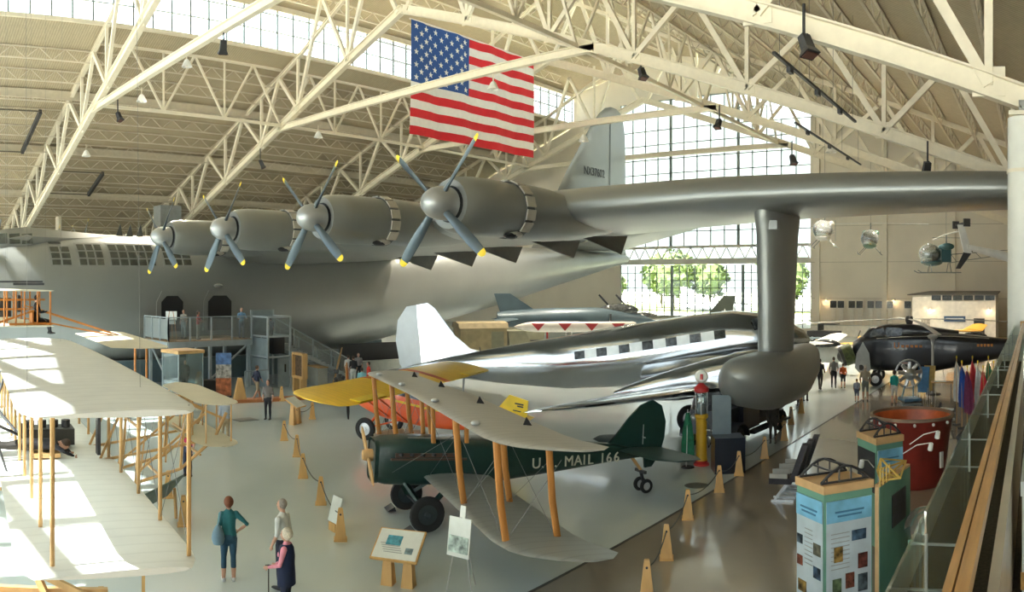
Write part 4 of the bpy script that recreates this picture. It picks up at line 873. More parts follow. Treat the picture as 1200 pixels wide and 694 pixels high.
person('man in dark patterned shirt and black trousers by the slanted wooden sign', G(314, 492), facing(314, 160), 1.72, (.16, .14, .13), (.015, .015, .02), vox=FARV)
person('visitor in pale shirt near the stair foot, leftmost of the group', G(408, 450), facing(408, -30), 1.7, (.6, .58, .52), (.3, .28, .25), vox=FARV)
person('visitor in black top and white trousers near the stair foot', G(414, 452), facing(414, 20), 1.72, (.02, .02, .025), (.65, .65, .62), vox=FARV)
person('visitor in black and white striped shirt behind the group at the stair foot', G(420, 448), facing(420, 180), 1.75, (.25, .23, .22), (.02, .02, .02), vox=FARV)
person('visitor in pale turquoise shirt beside the orange monoplane nose', G(424, 468), facing(424, 0), 1.62, (.25, .55, .58), (.1, .1, .13), vox=FARV)
person('visitor in red shirt beside the orange monoplane nose', G(432, 462), facing(432, 100), 1.72, (.62, .05, .03), (.05, .05, .08), vox=FARV)
# aisle on the right
person('man in red shirt and black trousers far along the right aisle', G(977, 421), facing(977, 10), 1.75, (.62, .03, .04), (.02, .02, .025), sleeves=True, vox=FARV)
person('person all in black walking in the right aisle', G(961, 457), facing(961, -15), 1.72, (.012, .012, .015), (.015, .015, .02), pose='walk', sleeves=True, vox=FARV)
person('man in grey vest and black trousers walking beside the boy in orange', G(977, 455), facing(977, 0), 1.76, (.2, .2, .19), (.015, .015, .02), pose='walk', vox=FARV)
person('boy in orange shirt and dark shorts walking in the right aisle', G(988, 455), facing(988, 0), 1.4, (.75, .13, .03), (.04, .04, .05), shorts=True, vox=FARV)
person('stout man in beige shirt and grey shorts holding a child by the hand', G(1014, 470), facing(1014, 0), 1.8, (.42, .37, .28), (.2, .24, .22), (.45, .4, .35), 'stout', False, 'bald', shorts=True, vox=FARV)
person('small child in pale blue shirt beside the stout man in beige', G(1004, 471), facing(1004, -10), 1.15, (.28, .32, .45), (.1, .13, .2), shorts=True, vox=FARV)
person('woman in turquoise top and white skirt near the red tub', G(1048, 474), facing(1048, 15), 1.66, (.02, .36, .33), (.72, .72, .68), female=True, cut='bob', shorts=True, vox=FARV)
person('dark-clothed visitor half hidden behind the wing float', G(944, 470), facing(944, 30), 1.7, (.02, .02, .022), (.2, .19, .17), vox=FARV)
person('visitor in dark jacket behind the wing float, next to the rope posts', G(936, 476), facing(936, 120), 1.65, (.03, .025, .02), (.03, .03, .03), vox=FARV)
person('life-size dark dummy in flying suit beside the fuel truck', G(906, 520), facing(906, 170), 1.6, (.05, .04, .03), (.05, .04, .03), sleeves=True, vox=FARV, group='dummies', cat='mannequin')
# dummies in the aircraft
person('dark-suited dummy lying prone on the lower wing of the white biplane', rel((-14.5, 4.15, 0), rad(80.5), -1.35, -.42, ZL+.3), 0, 1.72, (.02, .018, .016), (.025, .022, .02), pose='prone', sleeves=True, vox=FARV, group='dummies', cat='mannequin', root_rot=(0, pi/2, rad(80.5)))
person('black-suited pilot dummy seated in the hung pusher biplane at left', rel((-29.2, 6.55, 0), rad(88), .5, -3.4, 4.5-.76*1.7/1.75), rad(88), 1.7, (.015, .015, .016), (.015, .015, .016), pose='sit', sleeves=True, cut='cap', hair=(.02, .015, .012), vox=FARV, group='dummies', cat='mannequin')
# ------------------------------------------------------------------ boarding platform, lift tower and stair beside the hull (local +x along the hall)
m_rail = mat('platform_steel', (.42, .47, .49), .45, .4)
m_mesh = glass_mat('mesh_infill', (.80, .84, .84), .1, .3, .10)
m_tim = mat('platform_boards', (.32, .23, .14), .6)
BP = thing('boarding_platform', 'grey steel boarding platform with mesh railings below the hull doors', 'platform', (-37.2, 18.2, 0), pi/2)
DX0, DX1, DY0, DY1, DZ = -.8, 4.45, .3, 3.55, 2.75     # local x along the hall, local -y towards the camera aisle
part('deck', m_tim, BP, lambda b: b.box(((DX0+DX1)/2, (DY0+DY1)/2, DZ-.05), (DX1-DX0, DY1-DY0, .1)), 0)
part('edge_beam', m_rail, BP, lambda b: (b.box(((DX0+DX1)/2, DY0, DZ-.2), (DX1-DX0, .12, .32)), b.box((DX0, (DY0+DY1)/2, DZ-.2), (.12, DY1-DY0, .32))), 0)
def railing(pts, z0, z1, h=1.12, n=4):
    a, c = Vector(pts[0] + (z0,)), Vector(pts[1] + (z1,))
    for i in range(n+1):
        p = a + (c-a)*i/n; part('rail_post', m_rail, BP, lambda b: b.bar(p, p+Vector((0, 0, h)), .07), 0)
    for i in range(n):
        p, q = a+(c-a)*(i+.06)/n, a+(c-a)*(i+.94)/n
        part('mesh_panel', m_mesh, BP, lambda b: b.slab([p+Vector((0, 0, .1)), q+Vector((0, 0, .1)), q+Vector((0, 0, h-.08)), p+Vector((0, 0, h-.08))], (0.01, .01, 0)), 0)
    part('hand_rail', m_rail, BP, lambda b: b.bar(a+Vector((0, 0, h)), c+Vector((0, 0, h)), .06), 0)
railing(((DX0, DY0), (DX1, DY0)), DZ, DZ, 1.28, 4); railing(((DX0, DY1), (DX0, DY0)), DZ, DZ, 1.28, 3)
for x, y in ((DX0+.2, DY0+.1), (DX0+.2, DY1-.4), (DX1-.2, DY0+.1), (DX1-.2, DY1-.4), (1.9, DY0+.3)):
    part('leg', m_rail, BP, lambda b: b.bar((x, y, 0), (x, y, DZ-.1), .16), 0)
for p, q in (((DX0+.2, DY0+.1, .2), (DX0+1.8, DY0+.1, DZ-.3)), ((DX1-.2, DY0+.1, DZ-.3), (2.0, DY0+.3, .6)), ((DX0+.2, DY0+.2, .3), (DX0+.2, DY1-.4, DZ-.3))):
    part('knee_brace', m_rail, BP, lambda b: b.bar(p, q, .09), 0)
# lift tower
LT = thing('lift_tower', 'narrow grey steel wheelchair lift tower at the platform end', 'lift', (-37.1, 23.65, 0), pi/2)
m_lift = mat('lift_panel', (.30, .36, .38), .4, .5)
for x in (-.75, .75):
    for y in (-.9, .9): part('corner_post', m_rail, LT, lambda b: b.bar((x, y, 0), (x, y, 4.35 if y > 0 else 4.0), .1), 0)
for z in (1.75, 2.9, 4.0):
    part('frame_bar', m_rail, LT, lambda b: (b.bar((-.75, -.9, z), (.75, -.9, z), .1), b.bar((-.75, -.9, z), (-.75, .9, z), .1), b.bar((.75, -.9, z), (.75, .9, z), .1)), 0)
part('lower_panel', m_lift, LT, lambda b: (b.box((.3, -.88, .85), (.75, .05, 1.6)), b.box((-.75, 0, .85), (.04, 1.7, 1.6))), 0)
part('upper_panel', m_lift, LT, lambda b: (b.box((0, .88, 3.6), (1.45, .05, 1.5)), b.box((-.75, 0, 2.3), (.04, 1.7, 1.0))), 0)
part('gate_panel', m_mesh, LT, lambda b: b.box((0, -.9, 3.45), (1.4, .02, 1.0)), 0)
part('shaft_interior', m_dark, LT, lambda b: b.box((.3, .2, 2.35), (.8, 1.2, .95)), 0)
part('control_box', m_dark, LT, lambda b: b.box((.4, -.92, 1.1), (.08, .06, .45)), 0)
part('call_rail', m_rail, LT, lambda b: (b.bar((-2.4, -1.2, 0), (-2.4, -1.2, 1.1), .06), b.bar((-2.4, -1.2, 1.1), (-.9, -1.2, 1.1), .06), b.bar((-.9, -1.2, 0), (-.9, -1.2, 1.1), .06)), 0)
# stair
ST = thing('access_stair', 'long grey steel stair with mesh railings descending along the hull', 'stair', (-38.9, 24.6, 0), pi/2)
NS = 16
for i in range(NS):
    part('tread', m_rail, ST, lambda b: b.box((.35*i+.17, 0, DZ*(1-(i+1)/(NS+1))), (.33, 1.4, .05)), 0)
for y in (-.75, .75):
    part('stringer', m_rail, ST, lambda b: b.slab([(0, y, DZ-.1), (0, y, DZ-.4), (5.4, y, 0), (5.8, y, 0)], (0, .06, 0)), 0)
    for i in range(5):
        x = 5.6*i/4; z = DZ*(1-i/4); part('rail_post', m_rail, ST, lambda b: b.bar((x, y, z), (x, y, z+1.1), .06), 0)
        if i < 4: part('mesh_panel', m_mesh, ST, lambda b: b.slab([(x+.08, y, z+.05), (x+1.32, y, z-DZ/4+.1), (x+1.32, y, z-DZ/4+1.05), (x+.08, y, z+1.02)], (0, .01, 0)), 0)
    part('hand_rail', m_rail, ST, lambda b: b.bar((0, y, DZ+1.1), (5.6, y, 1.1), .06), 0)
# what stands on and below the platform
ea = thing('platform_easel', 'white notice board on an easel at the platform railing', 'easel', (-38.3, 17.95, DZ), rad(-35))
part('board', mat('paper_white', (.75, .78, .76), .6), ea, lambda b: b.box((0, 0, 1.35), (.03, .62, .5)), 0); part('lower_card', mat('paper_white', (.75, .78, .76), .6), ea, lambda b: b.box((0, .05, .98), (.03, .4, .18)), 0)
for y, x in ((-.25, 0), (.25, 0), (0, -.4)): part('leg', m_spruce, ea, lambda b: b.bar((x, y*1.3, 0), (0, y*.4, 1.6), .035), 0)
person('visitor in grey shirt standing behind the notice board on the platform', (-39.3, 19.2, DZ), facing(215, 150), 1.65, (.28, .27, .24), (.3, .36, .38), vox=FARV)
person('person in red top leaning on the platform railing', (-38.1, 19.5, DZ), facing(232, -110), 1.58, (.5, .1, .09), (.42, .4, .38), (.03, .015, .01), 'rest', True, 'bob', vox=FARV)
person('man in light blue shirt and jeans at the right of the platform', (-38.0, 22.25, DZ), facing(285, -160), 1.75, (.18, .34, .52), (.14, .2, .28), (.12, .05, .02), 'rest', vox=FARV)
person('visitor in dark blue shirt riding the lift tower', (-37.1, 23.65, 2.5), facing(313, -20), 1.45, (.06, .08, .11), (.04, .05, .06), vox=FARV)
# glass case
gc = thing('glass_display_case', 'tall glass case with wooden top below the boarding platform', 'display case', G(214, 468), rad(8))
m_pane = glass_mat('case_glass', (.78, .86, .86), .3, .03, .06)
part('plinth', m_wood, gc, lambda b: b.box((0, 0, .2), (1.5, 1.5, .4)), 0); part('top', m_wood, gc, lambda b: (b.box((0, 0, 2.45), (1.6, 1.6, .16)),), 0)
for x in (-.74, .74):
    part('glass_pane', m_pane, gc, lambda b: b.box((x, 0, 1.39), (.015, 1.46, 1.96)), 0); part('glass_pane', m_pane, gc, lambda b: b.box((0, x, 1.39), (1.46, .015, 1.96)), 0)
    for y in (-.74, .74): part('corner_strip', m_rail, gc, lambda b: b.bar((x, y, .4), (x, y, 2.4), .04), 0)
person('dark uniformed dummy standing inside the glass case', G(214, 468) + Vector((.1, .1, .4)), facing(215, 170), 1.6, (.03, .035, .03), (.03, .03, .03), sleeves=True, vox=FARV, group='dummies', cat='mannequin')
# banner
bn = thing('pull_up_banner', 'tall pull-up banner with blue top and orange foot by the lift tower', 'banner', G(262, 466), facing(262, 90))
part('sheet_lower', mat('banner_orange', (.42, .13, .05), .6, 0, .6, 4), bn, lambda b: b.box((0, 0, .55), (.8, .02, .9)), 0)
part('sheet_middle', mat('banner_picture', (.35, .33, .3), .6, 0, .8, 5), bn, lambda b: b.box((0, 0, 1.35), (.8, .02, .7)), 0)
part('sheet_upper', mat('banner_blue', (.08, .16, .35), .6, 0, .5, 4), bn, lambda b: b.box((0, 0, 2.0), (.8, .02, .6)), 0)
part('base', m_dark, bn, lambda b: b.box((0, 0, .05), (.85, .25, .1)), 0)
for i, c_ in enumerate('1G'): text('letter', c_, .5, mat('paper_white', (.75, .78, .76), .6), bn, face_m((-.16+.3*i, -.02, 1.95), (1, 0, 0), (0, 0, 1)))
tb = thing('skirted_table', 'black draped table with papers beside the pull-up banner', 'table', G(247, 462), facing(247, 90))
part('cloth', m_dark, tb, lambda b: b.loft([[Vector((x*s_, y*s_, z)) for x, y in ((-.9, -.4), (.9, -.4), (.9, .4), (-.9, .4))] for z, s_ in ((.02, 1.04), (.7, 1.0), (.74, 1.0))]), 0)
for x in (-.4, .1): part('paper', mat('paper_white', (.75, .78, .76), .6), tb, lambda b: b.box((x, -.41, .45), (.25, .01, .3)), 0)
# wooden cabinet on posts, right of the lift
wc = thing('engine_crate', 'open wooden display crate on posts, right of the lift tower', 'display case', G(351, 460), rad(-100))
part('frame', m_wood, wc, lambda b: (b.box((0, -.65, 1.45), (.3, .12, 1.3)), b.box((0, .65, 1.45), (.3, .12, 1.3)), b.box((0, 0, .82), (.3, 1.3, .12)), b.box((0, 0, 2.08), (.3, 1.3, .12))), 0)
part('picture_panel', mat('crate_dark', (.11, .07, .04), .6, 0, .7, 6), wc, lambda b: b.box((-.05, 0, 1.45), (.06, 1.2, 1.2)), 0)
for y in (-.45, .45): part('leg', m_wood, wc, lambda b: b.box((0, y, .38), (.35, .2, .76)), 0)
wd = thing('wooden_floor_base', 'low orange wooden plinth strip at the lift tower foot', 'plinth', G(315, 470), rad(75))
part('board', mat('orange_board', (.42, .15, .05), .6), wd, lambda b: b.box((0, 0, .08), (3.6, .6, .16)), 0)
part('wedge_post', m_wood, wd, lambda b: b.loft([[Vector((x*s_ - 1.5, y*s_, z)) for x, y in ((-.3, -.2), (.3, -.2), (.3, .2), (-.3, .2))] for z, s_ in ((.16, 1), (1.2, .35))]), 0)
ca = thing('exhibit_counter', 'pale exhibit counter standing beyond the open wooden crate', 'counter', G(372, 450), rad(-100))
part('body', mat('counter_grey', (.42, .43, .38), .6), ca, lambda b: b.box((0, 0, .5), (.6, 1.4, 1.0)), 0); part('top', m_wood, ca, lambda b: b.box((0, 0, 1.03), (.7, 1.5, .06)), 0)
pp = thing('display_propeller', 'tall varnished wooden propeller leaning upright near the stair foot', 'propeller', G(388, 462), rad(30))
part('blade', m_wood, pp, lambda b: b.loft([[Vector((.25*z + .03*cos(q), w*sin(q), z)) for q in [2*pi*k/8 for k in range(8)]] for z, w in ((.02, .08), (.7, .16), (1.2, .08), (1.7, .16), (2.5, .06))])); part('hub', m_dark, pp, lambda b: b.lathe([(.001, -.1), (.13, -.1), (.13, .1), (.001, .1)], (.3, 0, 1.22), (1, 0, 0), 12))
en = thing('display_engine', 'black aircraft engine on a stand beside the yellow wing tip', 'engine', G(398, 470), rad(200))
part('stand', m_dark, en, lambda b: (b.bar((-.4, -.3, 0), (0, 0, .7), .06), b.bar((.4, -.3, 0), (0, 0, .7), .06), b.bar((0, .4, 0), (0, 0, .7), .06)), 0)
part('crankcase', m_dark, en, lambda b: b.lathe([(.001, -.3), (.2, -.28), (.25, 0), (.2, .25), (.001, .3)], (0, 0, .85), (1, 0, 0), 14))
for k in range(7): part('cylinder', m_dark, en, lambda b: b.tube([(0, .2*sin(k*.9), .85+.2*cos(k*.9)), (0, .5*sin(k*.9), .85+.5*cos(k*.9))], .09, 8))
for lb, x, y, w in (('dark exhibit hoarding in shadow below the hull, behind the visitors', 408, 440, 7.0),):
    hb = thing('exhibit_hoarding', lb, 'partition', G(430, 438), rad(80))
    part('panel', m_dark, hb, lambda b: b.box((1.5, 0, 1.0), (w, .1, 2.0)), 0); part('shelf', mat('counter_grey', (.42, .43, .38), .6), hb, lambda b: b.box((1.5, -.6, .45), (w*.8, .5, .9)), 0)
# ------------------------------------------------------------------ rope posts, signs, easels
m_post = mat('post_wood', (0.62, 0.36, 0.12), 0.5, 0, .12, 5, 0, 40, .1, (1, 1, .2))
m_rope = mat('rope_grey', (.08, .085, .08), .7)
POSTM = MB().loft([[Vector((x*s_, y*s_, z)) for x, y in ((-.13, -.13), (.13, -.13), (.13, .13), (-.13, .13))] for z, s_ in ((.04, 1), (.70, .42), (.73, .34))]).mesh('shaft', m_post, 0)
FOOTM = MB().box((0, 0, .02), (.3, .3, .04)).mesh('foot', m_post, 0)
HOLEM = MB().lathe([(.001, -.075), (.024, -.075), (.024, .075), (.001, .075)], (0, 0, .6), (0, 1, 0), 10).mesh('rope_hole', m_dark)
def post(x, y, label, g, rz=0):
    p = G(x, y); t = thing('rope_post', label, 'post', p, facing(x, rz), g)
    link('shaft', POSTM, t); link('foot', FOOTM, t); link('rope_hole', HOLEM, t, None, (0, 0, pi/2)); return p
def rope(a, c, label, sag=.18):
    t = MB(); a = Vector(a)+Vector((0, 0, .6)); c = Vector(c)+Vector((0, 0, .6))
    t.tube([a+(c-a)*k/10 - Vector((0, 0, sag*4*(k/10)*(1-k/10))) for k in range(11)], .014, 5)
    return tag(t.build('barrier_rope', m_rope), label, 'rope', 'barrier ropes')
row = [(333, 516), (348, 535), (355, 560), (376, 591), (399, 633)]
nm = ['farthest of the five', 'second farthest of the five', 'middle of the five', 'second nearest of the five', 'nearest of the five']
P1 = [post(x, y, 'wooden rope post left of the mail biplane, %s' % n_, 'rope posts left of the mail biplane') for (x, y), n_ in zip(row, nm)]
for i in range(4): rope(P1[i], P1[i+1], 'grey rope sagging between the posts left of the mail biplane, %s span' % ('farthest', 'second', 'third', 'nearest')[i])
row = [(197, 583), (215, 616)]
P2 = [post(x, y, 'wooden rope post in the sunlight below the white biplane elevator, %s one' % n_, 'rope posts by the white biplane') for (x, y), n_ in zip(row, ('farther', 'nearer'))]
row = [(758, 702), (781, 655), (806, 608), (843, 576), (866, 557), (896, 537), (919, 516), (927, 497), (939, 484)]
nm = ['cut by the bottom edge', 'second from the bottom edge', 'at the lower left of the fuel truck', 'in front of the gas pump truck cab', 'beside the truck cab corner', 'by the fuel truck wheel', 'sixth along the aisle line', 'seventh along the aisle line', 'farthest along the aisle line']
P3 = [post(x, y, 'wooden rope post on the brown floor, %s' % n_, 'rope posts along the right aisle') for (x, y), n_ in zip(row, nm)]
nm = ['nearest', 'second', 'third', 'fourth', 'fifth', 'sixth', 'seventh', 'farthest']
for i in range(8): rope(P3[i], P3[i+1], 'grey rope along the right aisle line, %s span from the camera' % nm[i])
p4 = post(366, 491, 'single wooden rope post behind the yellow wing tip', 'rope posts by the monoplane'); rope(p4, G(347, 497), 'grey rope from the slanted sign to the post behind the yellow wing tip')
p5 = post(330, 470, 'small far wooden post between the lift tower and slanted sign', 'rope posts by the monoplane')
m_card = mat('sign_card', (.72, .74, .68), .5)
def lectern(label, x, y, h, w, d, face, pic=True, gap=.42):
    p = G(x, y); t = thing('sign_lectern', label, 'sign', p, face)
    for s_ in (1, -1):
        part('post', m_post, t, lambda b: b.loft([[Vector((px*k + 0, py*k + gap/2*s_, z)) for px, py in ((-.12, -.12), (.12, -.12), (.12, .12), (-.12, .12))] for z, k in ((0, 1), (h, .55))]), 0)
    R = Matrix.Rotation(rad(-32), 3, 'Y')
    bd = part('board', m_post, t, lambda b: b.box((0, 0, h+.05), (d, w, .05), R), 0)
    part('card', m_card, bd, lambda b: b.box(Vector((0, 0, h+.05)) + R @ Vector((0, 0, .032)), (d-.06, w-.06, .012), R), 0)
    if pic:
        part('picture', mat('sign_blue', (.08, .32, .40), .5, 0, .5, 8), bd, lambda b: b.box(Vector((0, 0, h+.05)) + R @ Vector((.08, .1, .042)), (d*.3, w*.32, .008), R), 0)
        part('picture', mat('sign_grey', (.2, .28, .3), .5, 0, .5, 8), bd, lambda b: b.box(Vector((0, 0, h+.05)) + R @ Vector((-.14, -.26, .042)), (d*.18, w*.16, .008), R), 0)
        for k in range(5): part('text_line', mat('print_grey', (.35, .36, .34), .6), bd, lambda b: b.box(Vector((0, 0, h+.05)) + R @ Vector((-.2+.05*k, .05+.03*k, .04)), (.012, w*.4, .006), R), 0)
    return t
lectern('slanted white sign board on two wooden posts in front of the mail biplane', 467, 686, .72, .95, .75, facing(467, -20))
lectern('slanted wooden sign on two posts seen edge-on, near the yellow wing tip', 346, 497, .85, .8, .7, facing(346, 60), False)
# easels
def easel(label, loc, face, h, w, bh, z0, tone, top=False):
    t = thing('sign_easel', label, 'easel', loc, face)
    for p, q in (((.05, -.3, 0), (0, -.02, h)), ((.05, .3, 0), (0, .02, h)), ((-.5, 0, 0), (0, 0, h))):
        part('leg', m_hub, t, lambda b: b.tube([p, q], .012, 6))
    part('ledge', m_hub, t, lambda b: b.bar((.06, -.25, z0), (.06, .25, z0), .025), 0)
    R = Matrix.Rotation(rad(-8), 3, 'Y')
    part('poster', m_card, t, lambda b: b.box((.05, 0, z0+bh/2), (.02, w, bh), R), 0)
    part('poster_picture', tone, t, lambda b: b.box((.085, 0, z0+bh*.32), (.03, w*.88, bh*.42), R), 0)
    if top: part('poster_tab', m_card, t, lambda b: b.box((-.02, .04, z0+bh+.1), (.02, .12, .24), R), 0)
    return t
easel('tripod easel with pastel poster beside the mail biplane wheel', G(540, 696), facing(540, 145), 1.45, .5, .72, .72, mat('poster_pastel', (.4, .48, .42), .6, 0, .7, 7), True)
pn = thing('floor_sign', 'small pale sign card leaning behind the nearest rope post', 'sign', G(393, 622), facing(393, 120))
part('card', m_card, pn, lambda b: b.box((0, 0, .5), (.02, .42, .6), Matrix.Rotation(rad(-15), 3, 'Y')), 0); part('foot', m_post, pn, lambda b: b.box((0, 0, .1), (.2, .3, .2)), 0)
# picture boards around the white biplane
pb = thing('picture_board', 'long green picture board leaning below the white biplane wing edge', 'display board', G(178, 620), rad(-52))
m_pbg = mat('board_green', (.09, .14, .12), .5); m_pic = mat('photo_sepia', (.25, .22, .18), .5, 0, .8, 4)
Rb = Matrix.Rotation(rad(50), 3, 'X')
part('panel', m_pbg, pb, lambda b: b.box((0, 0, .75), (2.5, .75, .04), Rb), 0)
for x in (-.75, 0, .75): part('photo', m_pic, pb, lambda b: b.box(Vector((x, 0, .75)) + Rb @ Vector((0, 0, .025)), (.6, .55, .01), Rb), 0)
for x in (-1, 1): part('leg', m_post, pb, lambda b: b.bar((x, .15, 0), (x, .1, .75), .06), 0)
pb = thing('picture_board', 'small picture board at the bottom edge under the white wing', 'display board', G(168, 720), facing(168, 180))
part('panel', m_pbg, pb, lambda b: b.slab([(0, -.26, .85), (0, .26, .85), (0, .3, 1.15), (0, .2, 1.28), (0, -.1, 1.25), (0, -.3, 1.1)], (.04, 0, 0)), 0)
part('photo', m_pic, pb, lambda b: b.box((.045, 0, 1.03), (.01, .4, .3)), 0); part('leg', m_post, pb, lambda b: b.bar((0, 0, 0), (0, 0, .9), .06), 0)
fr = thing('wooden_trestle', 'varnished wooden trestle at the bottom left corner under the white wing', 'trestle', G(60, 720, .6) , facing(60, 90))
fr.location.z = 0
for p, q in (((-.9, 0, .95), (.9, 0, 1.0)), ((-.9, .1, .75), (.1, .1, 1.25)), ((.2, .1, 1.2), (-.1, .2, .6)), ((-.5, .25, .7), (.9, .2, .85))): part('beam', m_wood, fr, lambda b: b.bar(p, q, .1), 0)
for x in (-.8, .8):
    for y in (-.2, .3): part('leg', m_wood, fr, lambda b: b.bar((x, y, 0), (x, y*.4, .98), .09), 0)
# floor drains and hatch
for i, (x, y, w, lb) in enumerate(((287, 492, .75, 'flat grey floor hatch left of the man in patterned shirt'), (294, 468, .5, 'small grey floor hatch below the lift tower'), (1010, 665, .16, 'small round floor drain near the green kiosk'), (816, 569, .35, 'dark round floor drain by the gas pump'))):
    p = G(x, y)
    b = MB(); b.box((0, 0, .006), (w, w*1.3, .012)) if w > .4 else b.lathe([(.001, .012), (w*.8, .012), (w, 0)], n=20)
    o = b.build('floor_hatch' if w > .4 else 'floor_drain', mat('hatch_grey', (.16, .17, .165), .5, .3), None, 0); o.location = p; tag(o, lb, 'floor hatch' if w > .4 else 'drain')
# ------------------------------------------------------------------ fuel truck and gas pump below the silver airliner
m_navy = mat('truck_navy', (.010, .014, .026), .3, 0, .1, 2, 0, 40, .3)
FT = thing('fuel_truck', 'dark navy vintage fuel truck under the silver airliner wing', 'truck', (-11.2, 26.3, 0), rad(-93))
part('cab', m_navy, FT, lambda b: b.loft([[Vector((x*.95, y*.95*k, z)) for x, y in ((-.75, -.85), (.75, -.85), (.75, .85), (-.75, .85))] for z, k in ((.55, 1), (1.5, 1), (2.0, .92), (2.1, .85))]), 0)
part('hood', m_navy, FT, lambda b: b.box((1.35, 0, 1.0), (1.3, 1.3, .85)), 0)
part('tank', m_navy, FT, lambda b: b.lathe([(.001, -3.9), (.85, -3.85), (.9, -3.6), (.9, -1.1), (.85, -.9), (.001, -.85)], (0, 0, 1.45), (1, 0, 0), 24))
part('chassis', m_dark, FT, lambda b: b.box((-1.2, 0, .55), (5.6, .9, .2)), 0)
part('running_board', m_dark, FT, lambda b: (b.box((-1.2, 1.0, .5), (3.5, .35, .08)), b.box((-1.2, -1.0, .5), (3.5, .35, .08))), 0)
part('tank_lettering', m_yellow, FT, lambda b: b.box((-2.2, .915, 1.5), (1.5, .02, .14)), 0)
part('windshield', m_cabwin, FT, lambda b: b.box((.74, 0, 1.7), (.04, 1.4, .5)), 0)
for x in (1.4, -2.6):
    for sg in (1, -1): wheel(FT, (x, .9*sg, .42), .42, .24, mat('wheel_tan', (.4, .25, .08), .5))
for sg in (1, -1):
    part('fender', m_navy, FT, lambda b: b.loft([[Vector((1.4 + .62*cos(a), .9*sg + o, .45 + .55*sin(a))) for o in (-.2, .2)] + [Vector((1.4 + .57*cos(a), .9*sg + o, .45 + .5*sin(a))) for o in (.2, -.2)] for a in [pi*k/8 for k in range(9)]]), 40)
    part('headlamp', m_hub, FT, lambda b: b.ell((2.0, .5*sg, 1.15), (.12, .14, .14)))
sb = thing('exhibit_stand', 'dark blue exhibit stand with tall pale vertical panel next to the gas pump', 'display stand', G(853, 552), facing(853, 100))
part('body', m_navy, sb, lambda b: b.box((0, 0, .55), (.95, .8, 1.1)), 0); part('side_panel', mat('panel_grey_blue', (.20, .25, .28), .35, .3), sb, lambda b: b.box((.15, -.3, 1.7), (.6, .07, 1.25)), 0)
GP = thing('gas_pump', 'antique yellow gas pump with glass cylinder and white globe', 'gas pump', G(822, 545), 0)
m_gpy = mat('pump_yellow', (.62, .36, .02), .4); m_gpr = mat('pump_red', (.4, .02, .02), .4)
part('base', m_gpr, GP, lambda b: b.lathe([(.001, 0), (.26, 0), (.26, .06), (.2, .1), (.2, .16)], n=16))
part('column', m_gpy, GP, lambda b: b.lathe([(.2, .16), (.18, .3), (.18, 1.5), (.22, 1.55), (.22, 1.65)], n=16))
part('glass_cylinder', m_pane, GP, lambda b: b.lathe([(.16, 1.65), (.17, 1.7), (.17, 2.3), (.16, 2.34)], n=18))
for k in range(4): part('cage_rod', m_hub, GP, lambda b: b.tube([(.19*cos(k*pi/2+.4), .19*sin(k*pi/2+.4), 1.62), (.19*cos(k*pi/2+.4), .19*sin(k*pi/2+.4), 2.36)], .012, 6))
part('fuel', mat('fuel_grey', (.3, .33, .33), .2), GP, lambda b: b.lathe([(.001, 1.66), (.15, 1.66), (.15, 2.0), (.001, 2.0)], n=16))
part('head', m_gpr, GP, lambda b: b.lathe([(.18, 2.34), (.24, 2.38), (.24, 2.5), (.1, 2.62), (.06, 2.66)], n=16))
part('globe', mat('globe_white', (.75, .74, .68), .3), GP, lambda b: b.lathe([(.001, -.09), (.17, -.08), (.22, 0), (.17, .08), (.001, .09)], (0, 0, 2.86), (.5, -.86, 0), 20))
part('globe_emblem', m_gpr, GP, lambda b: b.box(Vector((.045, -.08, 2.86)), (.09, .05, .18)), 0)
part('hose', m_dark, GP, lambda b: b.tube([(.2, -.05, 1.5), (.38, -.1, 1.3), (.4, -.1, .8), (.3, -.1, .6), (.22, -.05, 1.0)], .02, 6))
part('crank_handle', m_hub, GP, lambda b: b.bar((.18, 0, 1.15), (.45, -.05, 1.15), .04), 0)
fl = thing('draped_banner', 'limp green banner on a thin stand left of the gas pump', 'banner', G(806, 548), facing(806, 180))
part('cloth', mat('banner_green', (.012, .16, .075), .7, 0, .3, 6), fl, lambda b: b.loft([[Vector((.05*sin(6*t+z*3), (t-.5)*w, z)) for t in [k/10 for k in range(11)]] + [Vector((.05*sin(6*t+z*3)-.012, (t-.5)*w, z)) for t in [k/10 for k in range(10, -1, -1)]] for z, w in ((.25, .42), (.8, .4), (1.3, .3), (1.75, .12))]), 40)
part('pole', m_hub, fl, lambda b: b.tube([(0, -.05, 0), (0, 0, 1.85)], .015, 6)); part('foot', m_dark, fl, lambda b: b.lathe([(.001, .03), (.2, .03), (.22, 0)], n=16))
